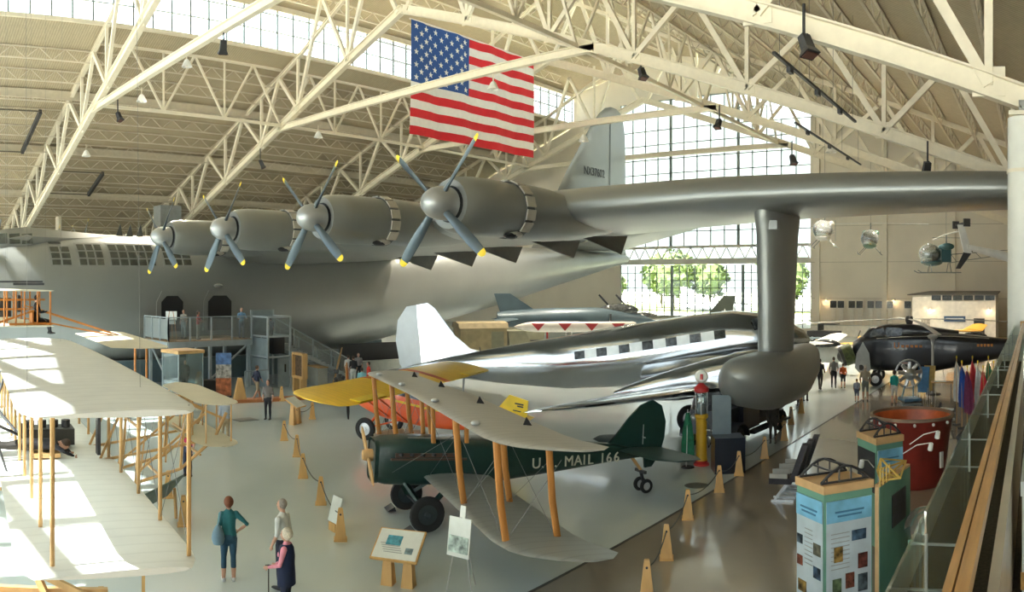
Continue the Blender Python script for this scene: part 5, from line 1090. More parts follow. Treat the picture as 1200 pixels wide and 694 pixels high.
# aircraft seat on its rails
for k, (lbl, dx) in enumerate((('row of dark padded aircraft seats seen from the side, nearest seat', 0), ('row of dark padded aircraft seats seen from the side, second seat', .62), ('row of dark padded aircraft seats seen from the side, farthest seat', 1.24))):
    base = G(918, 586); r_ = (922-VPX)/F; loc = base + Vector((sin(r_), cos(r_), 0))*dx*.95 + Vector((cos(r_), -sin(r_), 0))*dx*.28
    t = thing('aircraft_seat', lbl, 'seat', loc, facing(922, 82), 'aircraft seats'); t.scale = (1.2, 1.0, 1.22)
    m_seat = mat('seat_black', (.025, .02, .022), .6, 0, .3, 8); m_shell = mat('seat_shell', (.36, .35, .31), .5)
    part('cushion', m_seat, t, lambda b: b.box((.05, 0, .46), (.5, .48, .14)), 30)
    part('backrest', m_seat, t, lambda b: b.loft([[Vector((-.22 - .35*(z-.45) + x, y*w, z)) for x, y in ((-.07, -.24), (.07, -.24), (.07, .24), (-.07, .24))] for z, w in ((.45, 1), (.9, 1), (1.1, .9), (1.25, .75))]), 40)
    for s_ in (1, -1): part('armrest', m_shell, t, lambda b: b.box((.08, .27*s_, .58), (.4, .05, .1)), 0)
    part('frame', m_hub, t, lambda b: (b.bar((.2, -.2, 0), (-.1, -.15, .4), .04), b.bar((.2, .2, 0), (-.1, .15, .4), .04), b.bar((-.25, -.2, .02), (.25, -.2, .02), .04), b.bar((-.25, .2, .02), (.25, .2, .02), .04)), 0)
# ------------------------------------------------------------------ balcony with wooden rail and glass, right edge
m_carpet = mat('carpet_brown', (.09, .065, .04), .95, 0, .3, 30, .3, 200)
m_oak = mat('rail_oak', (.50, .27, .085), .35, 0, .2, 5, 0, 40, .2, (6, .4, 6))
m_bglass = glass_mat('balustrade_glass', (.80, .90, .85), .5, .02, .05)
b = MB(); b.box(((XR-.6)/2, (Y0+23)/2, 3.6), (XR+.6, 23-Y0, .2)); mez = struct('floor', b, m_carpet)
part('deck_edge', m_oak, mez, lambda b: b.box((-.82, (Y0+23)/2, 3.58), (.42, 23-Y0, .1)), 0)
part('deck_fascia', m_white, mez, lambda b: b.box((-.6, (Y0+23)/2, 3.25), (.1, 23-Y0, .6)), 0)
BR = thing('balcony_rail', 'double oak handrail with clear glass panels running along the balcony edge', 'railing', (-.275, 0, 3.7), rad(.55))
for x, w in ((-.026, .034), (.024, .05)): part('hand_rail', m_oak, BR, lambda b: b.box((x, 9.5, 1.05), (w, 23.5, .07)), 0)
part('rail_end_block', m_oak, BR, lambda b: b.box((0, 21.3, 1.02), (.2, .2, .2)), 0)
for k in range(9):
    y = -1.4 + 2.6*k
    part('glass_panel', m_bglass, BR, lambda b: b.box((-.27, y+1.3, .5), (.014, 2.52, 1.0)), 0)
    for z in (.85, .62):
        part('glass_bracket', mat('bracket_steel', (.36, .36, .33), .35, .6), BR, lambda b: (b.bar((-.29, y, z), (-.03, y, z), .012),), 0)
    part('bracket_plate', mat('bracket_steel', (.36, .36, .33), .35, .6), BR, lambda b: b.bar((-.26, y, .58), (-.26, y, .9), .014), 0)
part('kick_panel', mat('kick_beige', (.50, .44, .34), .3), BR, lambda b: b.box((.10, 9.5, .42), (.05, 23.5, .82)), 0)
cs = thing('white_display_case', 'tall white display case on the balcony carpet at the right edge', 'display case', (.36, 5.7, 3.7), 0)
part('cabinet', mat('case_white', (.66, .65, .60), .5), cs, lambda b: b.box((0, 0, .35), (.98, .9, .7)), 0); part('glass_box', m_bglass, cs, lambda b: b.box((0, 0, 1.2), (.96, .88, .98)), 0)
part('wood_band', m_oak, cs, lambda b: b.box((0, 0, .12), (1.0, .92, .12)), 0); part('back_panel', mat('case_white', (.66, .65, .60), .5), cs, lambda b: b.box((.0, .3, 1.1), (.9, .05, .78)), 0); part('top_band', mat('case_white', (.66, .65, .60), .5), cs, lambda b: b.box((0, 0, .75), (1.0, .92, .1)), 0)
# ------------------------------------------------------------------ green kiosks with printed panels
m_kg = mat('kiosk_green', (.15, .33, .24), .55); m_kp = mat('kiosk_print', (.52, .60, .64), .45, 0, .12, 2.5); m_ksky = mat('kiosk_sky', (.20, .48, .68), .45, 0, .2, 3)
m_kwood = mat('kiosk_maple', (.60, .38, .18), .5, 0, .1, 4)
def pic_mat(i): return mat('kiosk_photo_%d' % i, [(.16, .05, .03), (.06, .08, .09), (.10, .10, .07), (.05, .09, .14), (.22, .14, .04), (.13, .04, .03), (.08, .12, .06)][i % 7], .4, 0, .9, 9)
def kiosk(label, A, B, C, H, dark_left=False):
    """plan: left corner A, front corner B, right corner C; panels A-B and B-C"""
    A, B, C = [Vector((p[0], p[1], 0)) for p in (A, B, C)]
    t = thing('exhibit_kiosk', label, 'kiosk', B, 0, 'green exhibit kiosks'); A, C = A-B, C-B; O = Vector((0, 0, 0)); D_ = A + C
    up = Vector((0, 0, 1))
    part('core', m_kg, t, lambda b: b.slab([O, C, D_, A], up*H), 0)
    cen = D_/2
    part('top_board', m_kwood, t, lambda b: b.slab([p + (p-cen)*.05 + up*(H-.02) for p in (O, C, D_, A)], up*.14), 0)
    for pi_, (p, q, n) in enumerate(((A, O, 0), (O, C, 1))):
        d = (q-p); L = d.length; d.normalize(); out = Vector((d.y, -d.x, 0))
        if out.dot(cen) > 0: out = -out
        def quad(u0, u1, z0, z1, o=.012, th=.01): return [p + d*L*u + up*z + out*o for u, z in ((u0, z0), (u1, z0), (u1, z1), (u0, z1))], out*th
        if dark_left and pi_ == 0:
            part('screen_panel', m_dark, t, lambda b: b.slab(*quad(.05, .95, H-1.1, H-.2)), 0); continue
        pp = part('print_panel', m_kp, t, lambda b: b.slab(*quad(.03, .97, .25, H-.15)), 0)
        part('sky_header', m_ksky, pp, lambda b: b.slab(*quad(.03, .97, H-.52, H-.15, .023)), 0)
        part('title_line', mat('title_blue', (.06, .2, .34), .5), pp, lambda b: b.slab(*quad(.2, .8, H-.36, H-.33, .034)), 0); part('title_line', mat('title_blue', (.06, .2, .34), .5), pp, lambda b: b.slab(*quad(.25, .75, H-.43, H-.40, .034)), 0)
        lay = ((.06, 1.0, .2, .17), (.06, 1.38, .2, .16), (.66, 1.3, .25, .2), (.66, .9, .25, .2), (.1, .55, .3, .2)) if pi_ == 0 else ((.55, 1.52, .3, .18), (.18, 1.2, .18, .26), (.68, 1.02, .2, .26), (.15, .68, .18, .24), (.42, .72, .18, .26), (.68, .62, .2, .3))
        for i, (u, z, w, h) in enumerate(lay): part('photo', pic_mat(i+3*pi_), pp, lambda b: b.slab(*quad(u, u+w, H-2.3+z-.1, H-2.3+z+h-.1, .024)), 0)
        for i in range(9): part('text_line', mat('print_grey', (.35, .36, .34), .6), pp, lambda b: b.slab(*quad(.34 if pi_ == 0 else .12, .62 if pi_ == 0 else .5, H-.72-.075*i, H-.71-.075*i, .023)), 0)
    # small arched metal trusses on the roof board
    for s_ in (.12, .88):
        a, c = O + (D_-C)*s_ if False else A*s_, C + A*s_
        pts = [a + (c-a)*k/8 + up*(H+.14+.26*sin(pi*k/8)) for k in range(9)]
        arch = part('roof_arch', m_dark, t, lambda b: b.tube(pts, .025, 6)); 
        for k in range(1, 8, 2): part('arch_post', m_dark, arch, lambda b: b.bar(pts[k], a + (c-a)*k/8 + up*(H+.12), .025), 0)
        part('arch_chord', m_dark, arch, lambda b: b.bar(a+up*(H+.14), c+up*(H+.14), .035), 0)
    for k in (2, 4, 6):
        a_, c_ = A*.12 + C*(k/8), A*.88 + C*(k/8); z = H+.14+.26*sin(pi*k/8)
        part('arch_tie', m_dark, t, lambda b: b.bar(a_+up*z, c_+up*z, .03), 0)
    return t
kiosk('nearest green kiosk with pale printed panels and small photos, lower right', P(934, 568, 13.7)[:2], P(966, 584, 13.0)[:2], P(1022, 570, 13.5)[:2], 2.3)
kiosk('farther green kiosk with sky-blue panel and dark screen, in front of the red tub', P(1005, 503, 17.9)[:2], P(1027, 520, 17.0)[:2], P(1058, 512, 17.5)[:2], 2.3, True)
# green partition linking the kiosks
pa = P(1028, 570, 13.6); pc = P(1064, 550, 15.2)
gp = thing('green_partition', 'dark green exhibit partition wall behind the nearest kiosk', 'partition', (pa.x, pa.y, 0), 0)
dv = Vector((pc.x-pa.x, pc.y-pa.y, 0)); nv = Vector((dv.y, -dv.x, 0)).normalized()*.05
part('panel', m_kg, gp, lambda b: b.slab([(0, 0, 0), dv, dv + Vector((0, 0, 2.25)), Vector((0, 0, 2.25))], nv), 0)
part('wood_edge', m_kwood, gp, lambda b: b.bar((0, 0, 0), (0, 0, 2.27), .07), 0); part('top_edge', m_kwood, gp, lambda b: b.bar((0, 0, 2.27), dv+Vector((0, 0, 2.27)), .09, .05), 0)
part('photo_panel', mat('kiosk_photo_dark', (.015, .018, .03), .3, 0, .8, 5), gp, lambda b: b.slab([dv*.35+nv*1.2+Vector((0, 0, 1.35)), dv*.8+nv*1.2+Vector((0, 0, 1.35)), dv*.8+nv*1.2+Vector((0, 0, 1.95)), dv*.35+nv*1.2+Vector((0, 0, 1.95))], nv*.3), 0)
# little timber truss model on top of the partition
tm = thing('timber_truss_model', 'small yellow timber truss model on top of the green partition', 'model', (pa.x+dv.x*.4, pa.y+dv.y*.4, 2.3), math.atan2(dv.y, dv.x))
m_bal = mat('balsa', (.62, .42, .10), .6)
tri = [Vector((-.5, 0, .03)), Vector((-.1, .15, .32)), Vector((.9, 0, .08)), Vector((-.3, -.3, .05)), Vector((.1, .3, .05))]
for a, c in ((0, 1), (1, 2), (0, 2), (3, 1), (3, 2), (3, 0), (4, 1), (4, 2), (4, 0), (3, 4)): part('stick', m_bal, tm, lambda b: b.bar(tri[a], tri[c], .03), 0)
for k in range(4): part('upright', m_bal, tm, lambda b: b.bar((-.8+.16*k, -.1, 0), (-.8+.16*k, -.1, .3), .02), 0)
# spot lamps on thin white arms
m_lampw = mat('lamp_white', (.75, .74, .70), .4)
def arm_lamp(label, base, tip):
    base, tip = Vector(base), Vector(tip); t = thing('arm_lamp', label, 'lamp', base, 0, 'white arm lamps on the kiosks'); d = tip-base
    part('arm', m_lampw, t, lambda b: b.tube([(0, 0, 0), d*.5+Vector((0, 0, .1)), d*.95+Vector((0, 0, .06)), d], .012, 6))
    part('head', m_lampw, t, lambda b: b.lathe([(.03, .06), (.05, .04), (.06, -.1), (.05, -.12), (.001, -.08)], d, (.2, -.1, 1), 12))
arm_lamp('white arm lamp reaching from the farther kiosk, upper of two', P(1066, 521, 17.2), P(1099, 508, 17.2)); arm_lamp('white arm lamp reaching from the farther kiosk, lower of two', P(1058, 532, 16.8), P(1091, 522, 16.8))
arm_lamp('white arm lamp in front of the dark kiosk screen', P(1024, 548, 16.6), P(1010, 542, 16.4))
# clear plastic dome on a plinth
dm = thing('plastic_dome', 'clear plastic dome on a green plinth between kiosk and balcony rail', 'dome', G(1080, 700), 0)
dm.location = (P(1086, 600, 14.2).x, P(1086, 600, 14.2).y, 0)
part('plinth', m_kg, dm, lambda b: b.box((0, 0, .6), (.6, .6, 1.2)), 0); part('model_base', mat('dome_brown', (.2, .12, .07), .6, 0, .5, 6), dm, lambda b: b.box((0, 0, 1.25), (.5, .5, .1)), 0)
part('dome', glass_mat('dome_plastic', (.88, .92, .92), .8, .04, .06), dm, lambda b: b.lathe([(.42, 1.28)] + [(.42*cos(a), 1.32+.42*sin(a)) for a in [pi/2*k/8 for k in range(9)]], n=24))
# big red tub
RT = thing('red_tub', 'big round rusty-red water tub standing on the brown floor', 'tub', P(1069, 560, 22.6), 0); RT.location.z = 0
m_tub = mat('tub_red', (.24, .026, .016), .45, 0, .35, 1.5); m_tubin = mat('tub_orange', (.52, .10, .02), .4, 0, .35, 2)
part('shell', m_tub, RT, lambda b: b.lathe([(.001, 0), (.85, 0), (.95, .2), (1.17, 1.92), (1.2, 1.96), (1.2, 2.0)], n=40), 40); part('lining', m_tubin, RT, lambda b: b.lathe([(1.17, 2.0), (1.13, 1.9), (.93, .25), (.001, .2)], n=40), 40)
part('rim', mat('rim_brown', (.25, .17, .11), .5, .3), RT, lambda b: b.lathe([(1.16, 1.98), (1.24, 1.98), (1.24, 2.06), (1.16, 2.06), (1.16, 1.98)], n=40), 40)
for k in range(14): part('rim_bolt', m_lampw, RT, lambda b: b.ell((1.23*cos(k*2*pi/14), 1.23*sin(k*2*pi/14), 1.9), (.045, .045, .05), 8, 5))
part('side_emblem', m_lampw, RT, lambda b: (b.box((.95, -.62, .85), (.05, .12, .45), Matrix.Rotation(rad(-33), 3, 'Z'))), 0)
# ------------------------------------------------------------------ black helicopter with nose doors open
m_hb = mat('helicopter_black', (.010, .011, .016), .28, 0, .2, 1.5, 0, 40, .4); m_hor = mat('helicopter_orange', (.68, .22, .02), .5)
HB = thing('black_helicopter', 'big black helicopter with open nose doors beside the right aisle', 'helicopter', (-8.3, 44.4, 0), pi + rad(8))
hfu = part('fuselage', m_hb, HB, lambda b: b.loft([brect(x, w, z0, z1, .45, 5) for x, w, z0, z1 in ((2.7, .55, 1.2, 2.5), (2.2, .85, .95, 2.8), (1.2, .95, .8, 3.0), (-2.2, .95, .8, 3.05), (-4.0, .75, 1.1, 2.9), (-6.5, .5, 1.6, 2.6), (-9.5, .3, 2.0, 2.5), (-11.5, .2, 2.2, 2.5))]), 40)
part('cockpit', m_hb, HB, lambda b: b.loft([brect(x, w, z0, z1, .3, 4) for x, w, z0, z1 in ((2.3, .5, 2.4, 2.6), (1.7, .75, 2.5, 3.3), (.6, .8, 2.6, 3.5), (-.8, .7, 2.7, 3.5), (-3.5, .4, 2.7, 3.1))]), 40)
for sg in (1, -1):
    part('cockpit_window', m_cabwin, HB, lambda b: b.slab([(1.75, .76*sg, 2.75), (.9, .82*sg, 2.8), (.85, .78*sg, 3.3), (1.5, .7*sg, 3.2)], (0, .03*sg, 0)), 0); part('cockpit_window', m_cabwin, HB, lambda b: b.slab([(.7, .83*sg, 2.8), (-.2, .8*sg, 2.8), (-.2, .76*sg, 3.3), (.7, .79*sg, 3.35)], (0, .03*sg, 0)), 0)
    wheel(HB, (1.3, 1.3*sg, .4), .4, .22); part('gear_leg', m_hb, HB, lambda b: b.bar((1.3, 1.15*sg, .4), (.8, .85*sg, 1.6), .1), 0)
part('windscreen_bar', m_lampw, HB, lambda b: b.bar((2.3, -.3, 2.6), (1.75, -.3, 3.3), .06), 0)
text('marking', 'U', .5, m_hor, hfu, face_m((.1, .985, 2.3), (-1, 0, 0), (0, 0, 1)), .02)
for i in range(5): part('faded_marking', m_hor, hfu, lambda b: b.box((-.25-.26*i, .975, 2.27), (.17, .02, .13)), 0)
for i in range(5): part('faded_marking', m_hor, hfu, lambda b: b.box((-4.6-.2*i, .76-.035*i, 2.3), (.13, .05, .15)), 0)
part('star_bar', m_lampw, hfu, lambda b: b.box((-.4, .97, 1.3), (.7, .03, .12)), 0)
part('star_bar_red', m_gpr, hfu, lambda b: b.box((-.4, .98, 1.3), (.7, .03, .04)), 0)
part('orange_band', m_hor, hfu, lambda b: b.loft([brect(x, w, z0, z1, .3, 5) for x, w, z0, z1 in ((-7.2, .45, 1.7, 2.57), (-8.3, .385, 1.82, 2.56))]), 40)
nd = part('nose_door', mat('door_grey', (.42, .44, .44), .4, .3), HB, lambda b: b.slab([(2.0+x, 1.5+.2*x, z) for x, z in ((-.45, .95), (-.35, 1.9), (0, 2.55), (.35, 1.9), (.45, 1.1), (.2, .8), (-.2, .75))], (0, .08, 0)), 0)
part('door_hole', m_dark, nd, lambda b: b.lathe([(.001, .1), (.16, .1), (.16, 0)], (2.1, 1.52, 1.1), (0, 1, 0), 16))
part('nose_engine', mat('engine_green', (.10, .13, .04), .5, 0, .4, 6), HB, lambda b: b.lathe([(.5, -.35), (.62, -.3), (.62, .25), (.5, .3)], (3.0, .3, 1.7), (.9, .2, -.35), 22)); part('engine_face', mat('engine_iron', (.06, .06, .055), .5, .4), HB, lambda b: b.lathe([(.001, .5), (.2, .45), (.35, .3), (.58, .28), (.6, 0)], (3.15, .33, 1.65), (.9, .2, -.35), 20))
mast = part('rotor_hub', mat('engine_iron', (.06, .06, .055), .5, .4), HB, lambda b: (b.lathe([(.001, 4.0), (.2, 3.95), (.25, 3.75), (.15, 3.4)], (-.6, 0, 0), (0, 0, 1), 14)))
for k in range(4):
    a = rad(12 + 90*k); d = Vector((cos(a), sin(a), 0)); n_ = Vector((-sin(a), cos(a), 0)); c0 = Vector((-.6, 0, 3.8))
    part('rotor_blade', mat('blade_grey', (.25, .25, .22), .5), mast, lambda b: b.loft([[c0 + d*r + n_*x + Vector((0, 0, z - .0065*r*r)) for x, z in ((-.17, 0), (0, .03), (.17, 0), (0, -.03))] for r in (.3, 2, 4, 6, 8)]), 0)
part('tail_pylon', m_hb, HB, lambda b: b.slab([(-10.6, -.1, 2.4), (-11.6, -.1, 2.2), (-12.6, -.1, 4.3), (-12.0, -.1, 4.4)], (0, .2, 0)), 0)
# things around it
rx = thing('rotor_head_exhibit', 'grey rotor head with drooping blades on a tall mast before the black helicopter', 'rotor', G(1093, 462), facing(1093, 90))
part('mast', m_hub, rx, lambda b: b.tube([(0, 0, 0), (0, 0, 2.6), (0, 0, 3.0)], [.09, .07, .14], 10)); part('foot', m_dark, rx, lambda b: b.lathe([(.001, .06), (.4, .05), (.45, 0)], n=16)); part('hub', m_hub, rx, lambda b: b.ell((0, 0, 3.05), (.28, .28, .14)))
for s_ in (1, -1):
    part('rotor_blade', mat('blade_grey', (.25, .25, .22), .5), rx, lambda b: b.loft([[Vector((s_*r, y, 3.08 + z - .03*r*r*.5)) for y, z in ((-.1, 0), (0, .02), (.1, 0), (0, -.02))] for r in (.2, 1.2, 2.2, 3.0)]), 0)
re = thing('radial_engine_exhibit', 'silver radial engine with propeller hub on a blue stand', 'engine', G(1066, 470), facing(1066, 200))
part('stand', mat('stand_blue', (.10, .22, .34), .5), re, lambda b: (b.box((0, 0, .1), (1.0, .9, .12)), b.bar((-.3, -.3, .15), (0, -.2, 1.0), .07), b.bar((-.3, .3, .15), (0, .2, 1.0), .07)), 0)
part('crankcase', m_alu2, re, lambda b: b.lathe([(.001, .45), (.12, .4), (.3, .15), (.32, -.25), (.2, -.4), (.001, -.4)], (0, 0, 1.35), (1, 0, 0), 18))
for k in range(9): part('cylinder', m_alu2, re, lambda b: b.tube([(0, .28*sin(k*2*pi/9), 1.35+.28*cos(k*2*pi/9)), (0, .62*sin(k*2*pi/9), 1.35+.62*cos(k*2*pi/9))], .1, 8))
part('collector_ring', m_hub, re, lambda b: b.tube([(-.15, .7*sin(k*2*pi/20), 1.35+.7*cos(k*2*pi/20)) for k in range(21)], .05, 6))
for i, (x, y, c, lb) in enumerate(((1082, 468, (.10, .26, .48), 'blue folding information board beside the radial engine'), (1089, 466, (.5, .33, .1), 'ochre information board beside the blue one'))):
    t = thing('information_board', lb, 'display board', G(x, y), facing(x, 160))
    part('panel', cloth(c), t, lambda b: b.box((0, 0, 1.0), (.05, .6, 1.3), Matrix.Rotation(rad(-8), 3, 'Y')), 0)
    for s_ in (1, -1): part('leg', m_hub, t, lambda b: b.bar((-.25, .27*s_, 0), (0, .27*s_, .9), .03), 0); part('strut', m_hub, t, lambda b: b.bar((.2, .27*s_, 0), (0, .27*s_, .9), .03), 0)
st_ = thing('side_table', 'wooden table with papers in front of the black helicopter', 'table', G(1104, 470), facing(1104, 90))
part('top', m_wood, st_, lambda b: b.box((0, 0, .95), (1.1, .6, .05)), 0); part('papers', m_card, st_, lambda b: b.box((.1, 0, .985), (.6, .35, .02)), 0)
for x in (-.45, .45):
    for y in (-.25, .25): part('leg', m_dark, st_, lambda b: b.bar((x, y, 0), (x, y, .95), .04), 0)
ch = thing('stacked_brochure_rack', 'white tiered brochure rack with a black chair back beside it', 'rack', G(1106, 498), facing(1106, 150))
for k in range(4): part('tier', m_card, ch, lambda b: b.box((-.1*k, 0, .2+.14*k), (.3, .7, .05)), 0)
for y in (-.38, .38): part('side_frame', m_dark, ch, lambda b: (b.bar((.2, y, 0), (-.4, y, .85), .05), b.bar((-.4, y, 0), (-.4, y, .85), .05)), 0)
dc = thing('dark_counter', 'dark blue counter box close under the balcony rail', 'counter', G(1152, 590), facing(1152, 80))
part('body', m_navy, dc, lambda b: b.box((0, 0, .9), (1.2, 1.0, 1.8)), 0); part('top', m_dark, dc, lambda b: b.box((0, 0, 1.83), (1.25, 1.05, .06)), 0)
for x in (-.58, .58): part('corner_post', m_dark, dc, lambda b: b.bar((x, -.5, 0), (x, -.5, 1.85), .06), 0)
# flags
FC = [((.72, .74, .70), 'white'), ((.03, .10, .42), 'deep blue'), ((.20, .04, .10), 'dark crimson and blue'), ((.60, .05, .06), 'red'), ((.74, .75, .73), 'white with blue edge'), ((.62, .03, .04), 'bright red'), ((.05, .22, .10), 'green'), ((.65, .50, .08), 'yellow'), ((.35, .05, .05), 'maroon')]
for i, (c, nm_) in enumerate(FC):
    x = 1121 + 6.2*i; y = 498 + (i % 3)*4
    t = thing('indoor_flag', '%s flag hanging limp on a pole beside the balcony rail' % nm_, 'flag', G(x, y), facing(x, 180), 'row of limp flags')
    H_ = 2.75 - .12*(i % 3)
    part('pole', m_wood, t, lambda b: b.tube([(0, 0, 0), (0, 0, H_)], .02, 6)); part('foot', m_dark, t, lambda b: b.lathe([(.001, .05), (.16, .04), (.18, 0)], n=14)); part('finial', m_yellow, t, lambda b: b.ell((0, 0, H_+.06), (.03, .03, .07), 8, 6))
    def cl(b, H_=H_, i=i):
        rings = []
        for z, w in ((H_-.08, .05), (H_-.4, .18), (H_-.9, .26), (H_-1.4, .3), (H_-1.75, .24)):
            f = [Vector((.04 + .05*sin(9*u+i+z), (u-.35)*w*1.4, z - .12*u)) for u in [k/10 for k in range(11)]]
            rings.append(f + [v - Vector((.015, 0, 0)) for v in reversed(f)])
        b.loft(rings)
    part('cloth', cloth(c), t, cl, 50)
# ------------------------------------------------------------------ small helicopters hung in the far right corner
m_bub = glass_mat('bubble_plexiglass', (.45, .55, .52), .9, .05, .12); m_frame = mat('frame_tube', (.20, .22, .20), .4, .4)
def bubble_heli(label, loc, rz, col, sc=1.0):
    t = thing('bubble_helicopter', label, 'helicopter', loc, rz, 'bubble helicopters hung from the roof'); t.scale = (sc,)*3
    part('bubble', m_bub, t, lambda b: b.ell((.9, 0, .1), (.8, .76, .78), 18, 12)); part('cabin_floor', cloth(col, .4), t, lambda b: b.ell((.75, 0, -.45), (.8, .6, .3), 14, 8))
    part('engine', cloth(col, .4), t, lambda b: b.box((-.25, 0, .0), (.7, .8, .9)), 30)
    part('seat', m_dark, t, lambda b: b.box((.6, 0, -.05), (.4, 1.1, .6)), 0)
    for s_ in (1, -1):
        part('skid', m_frame, t, lambda b: b.tube([(1.9, .95*s_, -1.05), (1.6, .95*s_, -1.2), (-1.2, .95*s_, -1.2)], .04, 6)); part('fuel_tank', cloth(col, .4), t, lambda b: b.ell((-.3, .5*s_, .65), (.5, .25, .25)))
        for x in (.9, -.5): part('skid_leg', m_frame, t, lambda b: b.tube([(x, .3*s_, -.5), (x, .95*s_, -1.2)], .035, 6))
        part('boom_longeron', m_frame, t, lambda b: b.tube([(-.5, .3*s_, .1), (-6.0, .06*s_, .55)], .03, 6))
    part('boom_longeron', m_frame, t, lambda b: b.tube([(-.5, 0, -.5), (-6.0, 0, .35)], .03, 6))
    for k in range(6): part('boom_lattice', m_frame, t, lambda b: b.bar((-.6-.9*k, .28-.04*k, .1+.07*k), (-1.05-.9*k, 0, -.4+.14*k), .03), 0)
    mh = part('mast', m_frame, t, lambda b: b.tube([(-.3, 0, .4), (-.3, 0, 1.55)], .05, 8))
    for s_ in (1, -1): part('rotor_blade', m_lampw, mh, lambda b: b.slab([(-.3, .1*s_, 1.5), (-.15, .1*s_, 1.5), (-.1, 5.0*s_, 1.42), (-.4, 5.0*s_, 1.42)], (0, 0, .04)), 0)
    part('stabiliser_bar', m_frame, mh, lambda b: b.bar((-1.3, 0, 1.3), (.7, 0, 1.3), .03), 0)
    part('tail_rotor', m_frame, t, lambda b: b.slab([(-6.1, .1, -.4), (-6.0, .1, -.4), (-6.0, .1, 1.4), (-6.1, .1, 1.4)], (0, .03, 0)), 0)
    part('hanging_cable', m_cable, t, lambda b: b.tube([(-.3, 0, 1.5), (-.3, 0, 7)], .012, 4))
bubble_heli('grey bubble helicopter hung just right of the float pylon', P(966, 272, 60), facing(966, 172), (.35, .35, .32))
bubble_heli('green bubble helicopter hung at the middle of the beige end wall', P(1020, 282, 66), facing(1020, 176), (.06, .12, .08))
bubble_heli('dark teal bubble helicopter hung near the white tail boom at right', P(1104, 300, 55), facing(1104, 100), (.02, .08, .09))
WH = thing('white_helicopter', 'white helicopter hung by the column, tail boom and fin towards the left', 'helicopter', P(1226, 318, 42), facing(1226, -65))
part('cabin', m_lampw, WH, lambda b: b.loft([ring(x, w, h, z, 16) for x, w, h, z in ((2.6, .05, .05, -.3), (2.0, .6, .6, -.2), (.8, .9, .95, 0), (-.6, .8, .9, .1), (-1.6, .35, .45, .45))]), 50)
part('tail_boom', m_lampw, WH, lambda b: b.loft([ring(x, r, r, z, 12) for x, r, z in ((-.8, .42, .5), (-2.5, .25, .8), (-4.6, .14, 1.25))])); part('boom_stripe', m_dark, WH, lambda b: b.bar((-1.2, .36, .5), (-4.4, .15, 1.15), .04, .1), 0)
part('tail_fin', m_lampw, WH, lambda b: b.slab([(-4.3, -.05, .9), (-4.75, -.05, .95), (-5.1, -.05, 2.4), (-4.75, -.05, 2.4)], (0, .1, 0)), 0); part('ventral_fin', m_dark, WH, lambda b: b.slab([(-4.2, -.04, 1.1), (-4.7, -.04, 1.1), (-5.2, -.04, .1), (-4.95, -.04, .1)], (0, .08, 0)), 0)
tr = part('tailplane_bar', m_dark, WH, lambda b: b.bar((-4.9, -.9, 2.45), (-4.9, .9, 2.45), .1)); 
for s_ in (1, -1): part('end_plate', m_dark, WH, lambda b: b.box((-4.9, .9*s_, 2.45), (.35, .12, .4)), 0); part('skid', m_frame, WH, lambda b: b.tube([(2.0, .9*s_, -1.4), (-1.4, .9*s_, -1.5)], .05, 6))
for s_ in (1, -1): part('skid_leg', m_frame, WH, lambda b: b.tube([(.2, .5*s_, -.7), (.2, .9*s_, -1.45)], .04, 6)); part('rotor_blade', m_frame, WH, lambda b: b.slab([(.1, .1*s_, 1.5), (.3, .1*s_, 1.5), (.3, 5*s_, 1.4), (.1, 5*s_, 1.4)], (0, 0, .04)), 0)
part('mast', m_frame, WH, lambda b: b.tube([(.2, 0, .7), (.2, 0, 1.55)], .07, 8)); part('hanging_cable', m_cable, WH, lambda b: b.tube([(.2, 0, 1.5), (.2, 0, 6.5)], .012, 4)); part('red_panel', m_gpr, WH, lambda b: b.box((-1.3, .55, .1), (.7, .06, .2)), 0)
# ------------------------------------------------------------------ aircraft and vehicles deeper in the hall
def light_plane(name, label, loc, rz, col, wcol, span=5.0, L=6.5, zw=1.2, prop=True, low=True):
    t = thing(name, label, 'airplane', loc, rz); m1, m2 = mat('paint_%s_%d' % (name, int(col[0]*100)), col, .35, 0, .06), mat('paintw_%s_%d' % (name, int(wcol[0]*100)), wcol, .4, 0, .05)
    part('fuselage', m1, t, lambda b: b.loft([ring(x*L, w, h, z, 16) for x, w, h, z in ((.32, .1, .1, 1.3), (.3, .42, .42, 1.3), (.15, .5, .55, 1.3), (-.1, .48, .6, 1.35), (-.35, .28, .35, 1.45), (-.62, .06, .12, 1.55))]), 50)
    for sg in (1, -1):
        part('wing', m2, t, lambda b: b.wing([(.15*L, .2*sg, zw, 1.7, .2), (.13*L, span*.85*sg, zw+.25, 1.3, .14), (.09*L, span*sg, zw+.3, .5, .05)], 8), 50); part('tailplane', m2, t, lambda b: b.wing([(-.5*L, .1*sg, 1.6, .9, .08), (-.53*L, 1.5*sg, 1.6, .5, .05)], 6), 50)
        wheel(t, (.18*L, 1.0*sg, .3), .3, .14); part('gear_leg', m1, t, lambda b: b.bar((.18*L, 1.0*sg, .3), (.15*L, .45*sg, 1.1), .08), 0)
    part('tail_fin', m2, t, lambda b: b.slab([(-.45*L, -.04, 1.6), (-.56*L, -.04, 2.7), (-.63*L, -.04, 2.7), (-.64*L, -.04, 1.5)], (0, .08, 0)), 0)
    part('canopy', m_cabwin, t, lambda b: b.ell((-.02*L, 0, 1.85), (1.0, .36, .42), 14, 8))
    pr = part('propeller', m_hub, t, lambda b: b.lathe([(.001, .2), (.12, .1), (.14, -.1)], (.34*L, 0, 1.3), (1, 0, 0), 12))
    part('propeller_blade', m_dark, pr, lambda b: b.box((.34*L, 0, 1.3), (.05, .14, 2.0), Matrix.Rotation(.6, 3, 'X')), 0)
    return t
